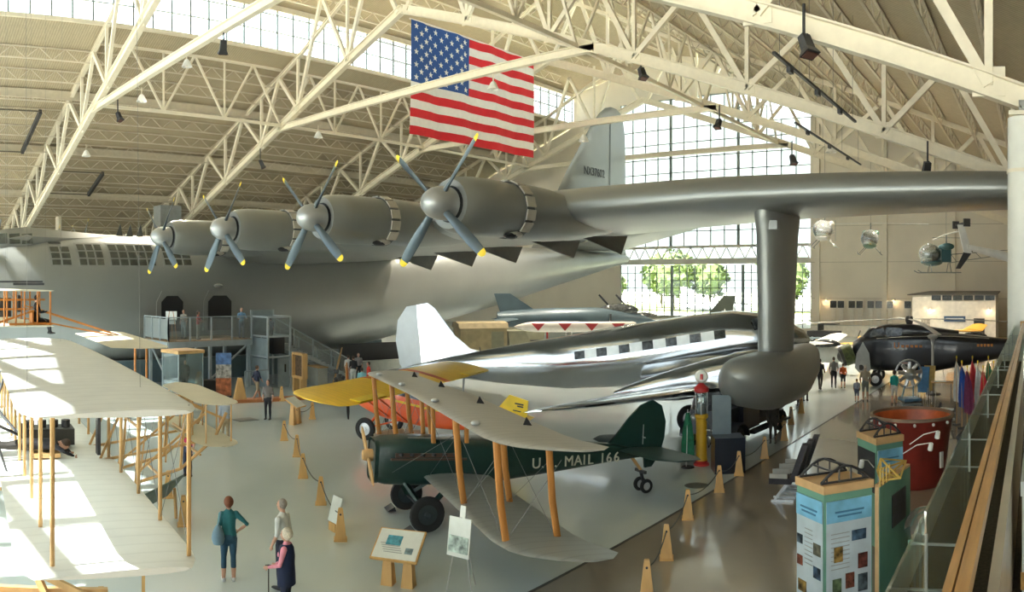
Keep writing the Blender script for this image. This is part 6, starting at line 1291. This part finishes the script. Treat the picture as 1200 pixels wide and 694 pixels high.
def jet(name, label, loc, rz, col, L=12.0, z=2.1, fin=2.2, star=False, canopy_open=False):
    t = thing(name, label, 'jet', loc, rz); m1 = mat('jet_%02d_%02d' % (int(col[0]*99), int(col[1]*99)), col, .4, .1, .15, 1.0)
    fu = part('fuselage', m1, t, lambda b: b.loft([ring(x*L, w, h, z+dz, 18) for x, w, h, dz in ((.5, .04, .04, -.2), (.4, .35, .38, -.1), (.28, .6, .65, 0), (.1, .95, .8, 0), (-.2, .9, .75, 0), (-.42, .6, .6, 0), (-.5, .5, .5, 0))]), 50)
    for sg in (1, -1):
        part('wing', m1, t, lambda b: b.wing([(.08*L, .6*sg, z-.3, .42*L, .25), (-.16*L, 4.2*sg, z-.2, .15*L, .1)], 7), 50); part('tailplane', m1, t, lambda b: b.wing([(-.36*L, .5*sg, z, .16*L, .15), (-.46*L, 2.2*sg, z-.1, .07*L, .08)], 6), 50)
        part('intake', m_dark, t, lambda b: b.box((.2*L, .8*sg, z), (.1, .3, .7)), 0); wheel(t, (-.05*L, 1.4*sg, .38), .38, .22); part('gear_leg', m_hub, t, lambda b: b.bar((-.05*L, 1.4*sg, .4), (-.05*L, 1.0*sg, z-.3), .1), 0)
    wheel(t, (.3*L, 0, .3), .3, .18, name='nose_wheel'); part('nose_leg', m_hub, t, lambda b: b.bar((.3*L, 0, .3), (.3*L, 0, z-.4), .09), 0)
    fn = part('tail_fin', m1, t, lambda b: b.slab([(-.25*L, -.08, z+.5), (-.42*L, -.08, z+fin), (-.52*L, -.08, z+fin), (-.48*L, -.08, z+.4)], (0, .16, 0)), 0)
    if star: part('star', m_lampw, fn, lambda b: b.slab([(-.43*L + (.32 if k % 2 == 0 else .13)*sin(k*pi/5), -.1, z+1.1 + (.32 if k % 2 == 0 else .13)*cos(k*pi/5)) for k in range(10)], (0, .2, 0)), 0)
    part('canopy', m_cabwin, t, lambda b: b.ell((.27*L, 0, z+.55), (1.5, .42, .5), 14, 8))
    if canopy_open:
        for x in (.33, .22): part('open_canopy_frame', m_dark, t, lambda b: b.bar((x*L, 0, z+.7), (x*L-.9, 0, z+1.7), .12), 0)
    return t
jet('fighter_jet', 'dark blue-grey jet fighter with raised canopies below the flying boat tail', P(676, 395, 62).xy.to_3d(), facing(672, -80), (.055, .085, .10), 11.5, 2.75, 1.8, False, True).scale = (1.12, 1.12, 1.12)
jet('fighter_jet', 'dark green swept-tail jet with white star on its fin', P(790, 395, 68), facing(790, 80), (.05, .06, .04), 10.5, 2.3, 2.5, True).location.z = 0
light_plane('white_lightplane', 'white light airplane with silver spinner just right of the float pylon', P(966, 420, 50).xy.to_3d(), facing(966, 75), (.62, .62, .58), (.66, .65, .6), 5.5, 6.5, 2.0)
light_plane('yellow_trainer', 'yellow-orange trainer airplane parked behind the black helicopter nose', P(1032, 400, 60).xy.to_3d(), facing(1032, 60), (.62, .33, .03), (.66, .40, .04), 5.0, 6.5, 1.2)
light_plane('orange_lightplane', 'orange airplane behind the black helicopter tail near the office', P(1140, 400, 58).xy.to_3d(), facing(1140, 80), (.66, .28, .02), (.70, .36, .03), 5.0, 6.5, 2.3)
light_plane('pale_lightplane', 'pale cream airplane behind the silver airliner cockpit', P(868, 400, 62).xy.to_3d(), facing(868, 100), (.6, .56, .48), (.62, .6, .52), 5.0, 6.0, 2.6)
# missile on its trolley
MS = thing('white_missile', 'long white missile with red triangle markings behind the silver airliner', 'missile', P(676, 382, 52).xy.to_3d(), facing(676, 90))
msl = part('body', mat('missile_white', (.66, .60, .52), .4), MS, lambda b: b.lathe([(.001, 4.3), (.14, 4.0), (.3, 3.4), (.36, 2.8), (.36, -3.8), (.3, -4.0), (.001, -4.05)], (0, 0, 2.95), (1, 0, 0), 20))
for x in (2.6, .8, -1.0, -2.8): part('red_triangle', m_gpr, msl, lambda b: b.slab([(x-.45, .36, 3.2), (x+.45, .36, 3.2), (x, .38, 2.7)], (0, .03, 0)), 0)
for x in (2, -2): part('trolley_frame', m_gpr, MS, lambda b: (b.bar((x, -.5, .2), (x, 0, 2.6), .12), b.bar((x, .5, .2), (x, 0, 2.6), .12)), 0)
for x in (2, -2):
    for y in (-.5, .5): wheel(MS, (x, y, .22), .22, .12)
# tan army truck
AT = thing('army_truck', 'tan canvas-topped army truck between the airliner fin and the missile', 'truck', P(572, 398, 55).xy.to_3d(), facing(572, -75))
m_tan = mat('army_tan', (.24, .19, .10), .7, 0, .2, 2); m_olv = mat('army_olive', (.16, .155, .10), .6)
part('box_body', m_tan, AT, lambda b: b.box((-.6, 0, 2.0), (3.4, 2.2, 1.6)), 0); part('canvas_roof', m_tan, AT, lambda b: b.loft([[Vector((x, y, z)) for y, z in ((-1.15, 2.75), (-.9, 3.1), (0, 3.2), (.9, 3.1), (1.15, 2.75))] for x in (-2.4, 1.2)], cap=True), 40)
part('cab', m_olv, AT, lambda b: b.loft([[Vector((x*k, y*k, z)) for x, y in ((1.3, -1), (2.5/k if k < 1 else 2.9, -1), (2.5/k if k < 1 else 2.9, 1), (1.3, 1))] for z, k in ((1.0, 1), (1.7, 1), (2.5, .92))]), 0)
part('chassis', m_dark, AT, lambda b: b.box((.2, 0, .9), (5.2, 1.4, .3)), 0); part('side_door', m_olv, AT, lambda b: b.box((.4, 1.12, 1.9), (.9, .05, 1.2)), 0); part('side_door', m_olv, AT, lambda b: b.box((.4, -1.12, 1.9), (.9, .05, 1.2)), 0)
for x in (2.1, -1.4):
    for sg in (1, -1): wheel(AT, (x, 1.0*sg, .5), .5, .3)
AT2 = thing('armoured_carrier', 'olive armoured carrier with open hatch left of the dark jet fighter', 'vehicle', P(606, 392, 72).xy.to_3d(), facing(612, -80))
part('hull', m_olv, AT2, lambda b: b.loft([[Vector((x*k, y*k, z)) for x, y in ((-2.4, -1.3), (2.4, -1.3), (2.4, 1.3), (-2.4, 1.3))] for z, k in ((.6, .95), (1.4, 1), (2.3, .85))]), 0); part('hatch', m_olv, AT2, lambda b: b.box((.6, 0, 2.9), (.1, 1.2, 1.2), Matrix.Rotation(.3, 3, 'Y')), 0)
part('searchlight', m_hub, AT2, lambda b: b.ell((-.6, -.5, 2.6), (.35, .35, .25)))
for sg in (1, -1): part('track', m_dark, AT2, lambda b: b.loft([[Vector((x, (1.1+o)*sg, z)) for x, z in ((-2.2, .3), (-1.9, 0), (1.9, 0), (2.3, .35), (2.0, .7), (-2.0, .7))] for o in (0, .4)]), 0)
# office block in the far right corner
OF = thing('corner_office', 'small white office block with dark canopy against the end wall', 'building', (-8.9, 80.5, 0), 0)
m_off = mat('office_white', (.70, .66, .57), .7)
part('wall', m_off, OF, lambda b: b.box((0, 0, 2.35), (8.6, 5, 4.7)), 0); part('canopy', mat('office_roof', (.10, .09, .075), .6), OF, lambda b: b.slab([(-4.8, -2.7, 4.7), (4.5, -2.7, 4.75), (4.5, 2.5, 5.0), (-3.2, 2.5, 5.0)], (0, 0, .1)), 0)
for k in range(6): part('clerestory_window', m_cabwin, OF, lambda b: b.box((-1.8+1.1*k, -2.6, 4.45), (.95, .1, .5)), 0)
part('sign', mat('sign_blue_panel', (.035, .08, .15), .5), OF, lambda b: b.box((.1, -2.56, 2.3), (2.2, .1, .55)), 0); part('doorway', m_dark, OF, lambda b: b.box((2.6, -2.54, 1.2), (1.1, .1, 2.3)), 0); part('poster', m_pic, OF, lambda b: b.box((-2.9, -2.56, 1.6), (.9, .08, 1.4)), 0)
part('sign_lettering', m_hub, OF, lambda b: b.box((.1, -2.62, 2.3), (1.8, .03, .16)), 0)
for k, x in enumerate((-2.4, 3.6)):
    sc_ = thing('wall_sconce', 'small lit wall lamp on the %s of the white office front' % ('left' if k == 0 else 'right'), 'lamp', (-8.9+x, 77.8, 3.3), 0, 'lit wall lamps')
    part('shade', m_wall, sc_, lambda b: b.lathe([(.05, .2), (.2, 0), (.22, -.05)], n=14)); part('bulb', mat('bulb_warm', (1, .8, .5), .5, 0, 0, 1, emit=(1, .72, .38, 8)), sc_, lambda b: b.ell((0, 0, -.02), (.1, .1, .08)))
    L_ = bpy.data.lights.new('sconce_light', 'POINT'); L_.energy = 14; L_.color = (1, .72, .4); L_.shadow_soft_size = .1; lo = link('sconce_light', L_, sc_, (0, -.25, -.15))
for k, x in enumerate((1047, 962)):
    p = P(x, 352, 87); sc_ = thing('wall_sconce', 'small lit wall lamp on the beige end wall %s' % ('above the helicopter rotor', 'beside the big window')[k], 'lamp', (p.x, Y1-.35, p.z), 0, 'lit wall lamps')
    part('shade', m_wall, sc_, lambda b: b.lathe([(.05, .2), (.2, 0), (.22, -.05)], n=14)); part('bulb', mat('bulb_warm', (1, .8, .5), .5), sc_, lambda b: b.ell((0, 0, -.02), (.1, .1, .08)))
    L_ = bpy.data.lights.new('sconce_light', 'POINT'); L_.energy = 14; L_.color = (1, .72, .4); L_.shadow_soft_size = .1; lo = link('sconce_light', L_, sc_, (0, -.25, -.15))
# row of dark exhibit screens along the end wall
for i, x in enumerate((968, 978, 992, 1002, 1016, 1026, 1040, 1062, 1072)):
    p = P(x, 356, 86); t = thing('exhibit_screen', 'dark framed exhibit screen on the end wall row, number %s from the window' % ('one', 'two', 'three', 'four', 'five', 'six', 'seven', 'eight', 'nine')[i], 'display board', (p.x, Y1-.32, 0), 0, 'exhibit panels along the end wall')
    part('panel', m_cabwin, t, lambda b: b.box((0, 0, 3.5), (.75, .06, .8)), 0); part('frame', m_off, t, lambda b: b.box((0, .06, 3.45), (.95, .06, 1.05)), 0); part('post', m_off, t, lambda b: b.box((0, .1, 1.5), (.5, .06, 3.0)), 0)
lc = thing('long_counter', 'long pale exhibit counter along the foot of the end wall', 'counter', (-21, 83, 0), 0)
part('front', m_off, lc, lambda b: b.box((0, 0, .6), (9, .8, 1.2)), 0); part('top', mat('counter_grey', (.42, .43, .38), .6), lc, lambda b: b.box((0, 0, 1.23), (9.1, .9, .06)), 0)
jp = thing('dark_jeep', 'small dark jeep parked near the end wall by the big window', 'vehicle', P(966, 405, 78).xy.to_3d(), rad(170))
part('body', m_dark, jp, lambda b: b.loft([[Vector((x, y*k, z)) for x, y in ((-1.6, -.75), (1.6, -.75), (1.6, .75), (-1.6, .75))] for z, k in ((.5, 1), (1.05, 1), (1.1, .95))]), 0); part('windshield', m_cabwin, jp, lambda b: b.box((.4, 0, 1.45), (.06, 1.3, .6)), 0); part('roof', m_dark, jp, lambda b: b.box((-.5, 0, 1.8), (1.8, 1.4, .08)), 0)
for x in (1.0, -1.0):
    for sg in (1, -1): wheel(jp, (x, .7*sg, .36), .36, .2)
pt = thing('picnic_table', 'small wooden table with blue cloth beside the man in red', 'table', G(951, 406), 0)
part('top', mat('cloth_bluegrey', (.3, .4, .45), .7), pt, lambda b: b.box((0, 0, .78), (1.6, .9, .1)), 0)
for x in (-.6, .6): part('trestle', m_post, pt, lambda b: b.box((x, 0, .37), (.2, .8, .74)), 0)
# ------------------------------------------------------------------ outside the far windows
m_leaf = mat('leaves', (.09, .13, .035), .8, 0, .4, 1.2); m_bark = mat('bark', (.08, .06, .04), .9)
for i in range(14):
    x = -118 + 9.5*i + random.uniform(-3, 3); y = 160 + random.uniform(-8, 25); h = random.uniform(9, 15)
    t = thing('outdoor_tree', ('broad', 'tall', 'small', 'leaning', 'dense')[i % 5] + ' leafy tree beyond the big end window, %s from the left' % ('first', 'second', 'third', 'fourth', 'fifth', 'sixth', 'seventh', 'eighth', 'ninth', 'tenth', 'eleventh', 'twelfth', 'thirteenth', 'fourteenth')[i], 'tree', (x, y, -.2), random.uniform(0, 6), 'trees outside the end window')
    part('trunk', m_bark, t, lambda b: b.tube([(0, 0, 0), (.1, 0, h*.4), (0, .2, h*.7)], [.35, .25, .1], 8))
    def crown(b):
        for k in range(240):
            a, u, r = random.uniform(0, 2*pi), random.uniform(-1, 1), random.uniform(.75, 1.05)
            q = Vector((cos(a)*math.sqrt(1-u*u)*h*.36*r, sin(a)*math.sqrt(1-u*u)*h*.36*r, h*.62 + u*h*.38*r)); s_ = random.uniform(.5, 1.1); n1 = Vector((random.uniform(-1, 1), random.uniform(-1, 1), random.uniform(-1, 1))).normalized(); n2 = n1.orthogonal().normalized()
            b.add([q+n1*s_, q+n2*s_*.7, q-n1*s_, q-n2*s_*.7], [(0, 1, 2, 3)])
        b.ell((0, 0, h*.62), (h*.31, h*.31, h*.34), 10, 7)
    part('crown', m_leaf, t, crown, 0)
struct('ground', MB().box((-40, 175, -.18), (400, 60, .06)), mat('grass', (.22, .26, .08), .9, 0, .25, .2))
jet('parked_jet', 'pale grey jet parked outside, seen through the lower windows', (-50, 112, 0), rad(15), (.36, .38, .40), 12, 2.2, 3.2); jet('parked_jet', 'second grey jet parked outside, nearer the right window edge', (-37, 118, 0), rad(-170), (.33, .34, .35), 12, 2.2, 3.4)
# ------------------------------------------------------------------ the big flag below the ridge
FLG = thing('hanging_flag', 'huge flag with red and white stripes and white stars on blue', 'flag', (-45.0, 41.9, 17.9), 0)
FLW, FLH = 16.0, 9.15
m_fr, m_fw, m_fbl = mat('flag_red', (.62, .012, .02), .75, 0, .05), mat('flag_white', (.78, .74, .68), .75, 0, .04), mat('flag_blue', (.018, .075, .26), .75, 0, .06)
def fwave(y, z): return .12*sin(y*1.3 + z*.15) + .05*sin(y*3.1+z*.4) - .1*(1-z/FLH)
def fpatch(b, y0, y1, z0, z1, off=0.0, n=28):
    f = [[Vector((fwave(y0+(y1-y0)*i/n, zz)+off, y0+(y1-y0)*i/n, zz)) for i in range(n+1)] for zz in (z0, (z0+z1)/2, z1)]
    vs = [v for r in f for v in r] + [v-Vector((.02, 0, 0)) for r in f for v in r]; k = 3*(n+1); fs = []
    for j in range(2):
        for i in range(n): a = j*(n+1)+i; fs += [(a, a+1, a+n+2, a+n+1), (a+k, a+n+1+k, a+n+2+k, a+1+k)]
    for i in range(n): fs += [(i, i+k, i+1+k, i+1), (2*(n+1)+i, 2*(n+1)+i+1, 2*(n+1)+i+1+k, 2*(n+1)+i+k)]
    for j in range(2):
        for i in (0, n): a = j*(n+1)+i; fs.append((a, a+n+1, a+n+1+k, a+k))
    b.add(vs, fs)
sh_ = FLH/13; CW_ = .44*FLW
for i in range(13):
    top = FLH - i*sh_
    part('stripe', m_fr if i % 2 == 0 else m_fw, FLG, lambda b: fpatch(b, CW_ if i < 7 else 0, FLW, top-sh_, top), 60)
part('canton', m_fbl, FLG, lambda b: fpatch(b, 0, CW_, FLH-7*sh_, FLH), 60)
STM = MB().slab([(0, (.27 if k % 2 == 0 else .105)*sin(k*pi/5), (.27 if k % 2 == 0 else .105)*cos(k*pi/5)) for k in range(10)], (.02, 0, 0)).mesh('star', m_fw, 0)
for r in range(9):
    for c in range(6 if r % 2 == 0 else 5):
        y = CW_*(c+.5+(.5 if r % 2 else 0))/6; z = FLH - 7*sh_*(r+.8)/9.6
        link('star', STM, FLG, (fwave(y, z)+.02, y, z))
part('top_sleeve', m_fw, FLG, lambda b: b.bar((.0, -.1, FLH+.05), (0, FLW+.1, FLH+.05), .1), 0)
# black loudspeakers hanging from the trusses
def speaker(label, p, s_=1.0, rz=0):
    t = thing('hanging_speaker', label, 'loudspeaker', p, rz, 'black fixtures hung from the roof'); t.scale = (s_,)*3
    part('yoke', m_dark, t, lambda b: (b.bar((0, 0, 0), (0, 0, .7), .05), b.bar((-.12, 0, 0), (.12, 0, 0), .05)), 0)
    part('horn', m_dark, t, lambda b: b.loft([[Vector((x, y*k, z)) for x, y in ((-.12*k - .0, -.16), (.14*k, -.16), (.14*k, .16), (-.12*k, .16))] for z, k in ((0, .7), (-.35, .8), (-.5, 1.2))]).xf(Matrix.Rotation(rad(25), 4, 'Y')), 0)
    part('lens', mat('speaker_grille', (.10, .04, .03), .5), t, lambda b: b.box((-.2, 0, -.47), (.2, .3, .03), Matrix.Rotation(rad(25), 3, 'Y')), 0)
speaker('big black fixture hung from the nearest truss at upper right', P(942, 42, 22.6), 1.35, rad(150))
for lb, x, y, d in (('black fixture on the long tie beam at the top left', 262, 47, 45.4), ('black fixture on the leftmost truss chord', 138, 132, 66), ('black fixture on the second truss, above the propellers', 305, 188, 72), ('black fixture on the beam right of the flag', 751, 80, 50), ('black fixture in front of the gable window', 843, 140, 60), ('black fixture above the wing near the column', 1087, 190, 41), ('small black fixture beside the gable window edge', 928, 182, 60)):
    speaker(lb, P(x, y, d), 1.6, random.uniform(0, 6))
# white flood lamps on the trusses
def flood(label, p, watt=0):
    t = thing('flood_lamp', label, 'lamp', p, 0, 'white flood lamps on the trusses')
    part('bracket', m_white, t, lambda b: b.bar((0, 0, .1), (0, 0, .7), .06), 0)
    part('shade', m_lampw, t, lambda b: b.lathe([(.1, .15), (.2, .05), (.42, -.4), (.40, -.42), (.18, .02)], n=18)); part('bulb', mat('flood_bulb', (.9, .86, .75), .4), t, lambda b: b.ell((0, 0, -.25), (.18, .18, .18)))
    L_ = bpy.data.lights.new('flood_light', 'SPOT'); L_.energy = 9000; L_.color = (1, .9, .74); L_.spot_size = rad(140); L_.spot_blend = 1; L_.shadow_soft_size = .35; link('flood_light', L_, t, (0, 0, -.5))
    return t
for lb, x, y, d in (('white flood lamp below the long beam, left of the flag', 166, 113, 60), ('white flood lamp on the beam near the top left', 219, 72, 58), ('white flood lamp under the second truss tie beam', 373, 156, 70), ('white flood lamp in front of the red stripes', 578, 98, 54), ('white flood lamp on the leftmost truss', 101, 178, 70), ('white flood lamp near the tail fin top', 684, 160, 62), ('white flood lamp under the near roof slope, right of the gable window', 974, 172, 55), ('white flood lamp on the third truss near the end wall', 1075, 195, 66)):
    flood(lb, P(x, y, d))
# dark suspended track bars along the hall
for lb, x, y0, y1, z in (('dark track bar hung under the near roof slope, upper right', -9.0, 24.8, 36.5, 13.8), ('long dark track bar deeper along the near roof slope', -14.0, 42.2, 58.5, 15.2)):
    t = thing('track_bar', lb, 'light rail', (x, (y0+y1)/2, z), 0)
    part('bar', m_dark, t, lambda b: b.bar((0, (y0-y1)/2, 0), (0, (y1-y0)/2, 0), .12, .1), 0)
    for k in range(4): part('hanger', m_cable, t, lambda b: b.tube([(0, (y0-y1)/2*(.9-.6*k), 0), (0, (y0-y1)/2*(.9-.6*k), 5.0)], .012, 4))
    for k in range(3): part('lamp_can', m_dark, t, lambda b: b.box((0, (y1-y0)*(-.35+.3*k), -.15), (.15, .4, .2)), 0)
# smoke curtain frames on the far slope
for lb, x0, x1, y0, y1 in (('dark rectangular curtain frame on the far roof slope, left edge', -70.3, -77.5, 6, 19.3), ('smaller dark curtain frame low on the far roof slope', -81, -86, 24.5, 29.5)):
    t = thing('roof_frame', lb, 'roof frame', (0, 0, 0), 0)
    q = [Vector((x, y, zroof(x)-1.35)) for x, y in ((x0, y0), (x0, y1), (x1, y1), (x1, y0))]
    for a, c in ((0, 1), (1, 2), (2, 3), (3, 0)): part('frame_bar', m_dark if a == 1 else mat('frame_brown', (.12, .10, .07), .6), t, lambda b: b.bar(q[a], q[c], .3 if a == 1 else .12, .45 if a == 1 else .12), 0)
ah = thing('air_handler', 'grey air handling box on posts behind the flying boat roof', 'air handler', (-80, 37, 0), 0)
part('cabinet', mat('handler_grey', (.22, .23, .22), .6), ah, lambda b: b.box((0, 0, 13.6), (2, 2.6, 2.4)), 0)
for y in (-1, 1): part('post', m_white, ah, lambda b: b.bar((0, y, 0), (0, y, 12.4), .3), 0)
vp = thing('vent_pipe', 'tall cream vent pipe behind the flying boat nose windows', 'pipe', (-95, 28.5, 0), 0)
part('pipe', m_white, vp, lambda b: b.tube([(0, 0, 0), (0, 0, 15.8)], .4, 16)); part('collar', m_white, vp, lambda b: b.lathe([(.4, 12), (.5, 12), (.5, 12.3), (.4, 12.3)], n=16))
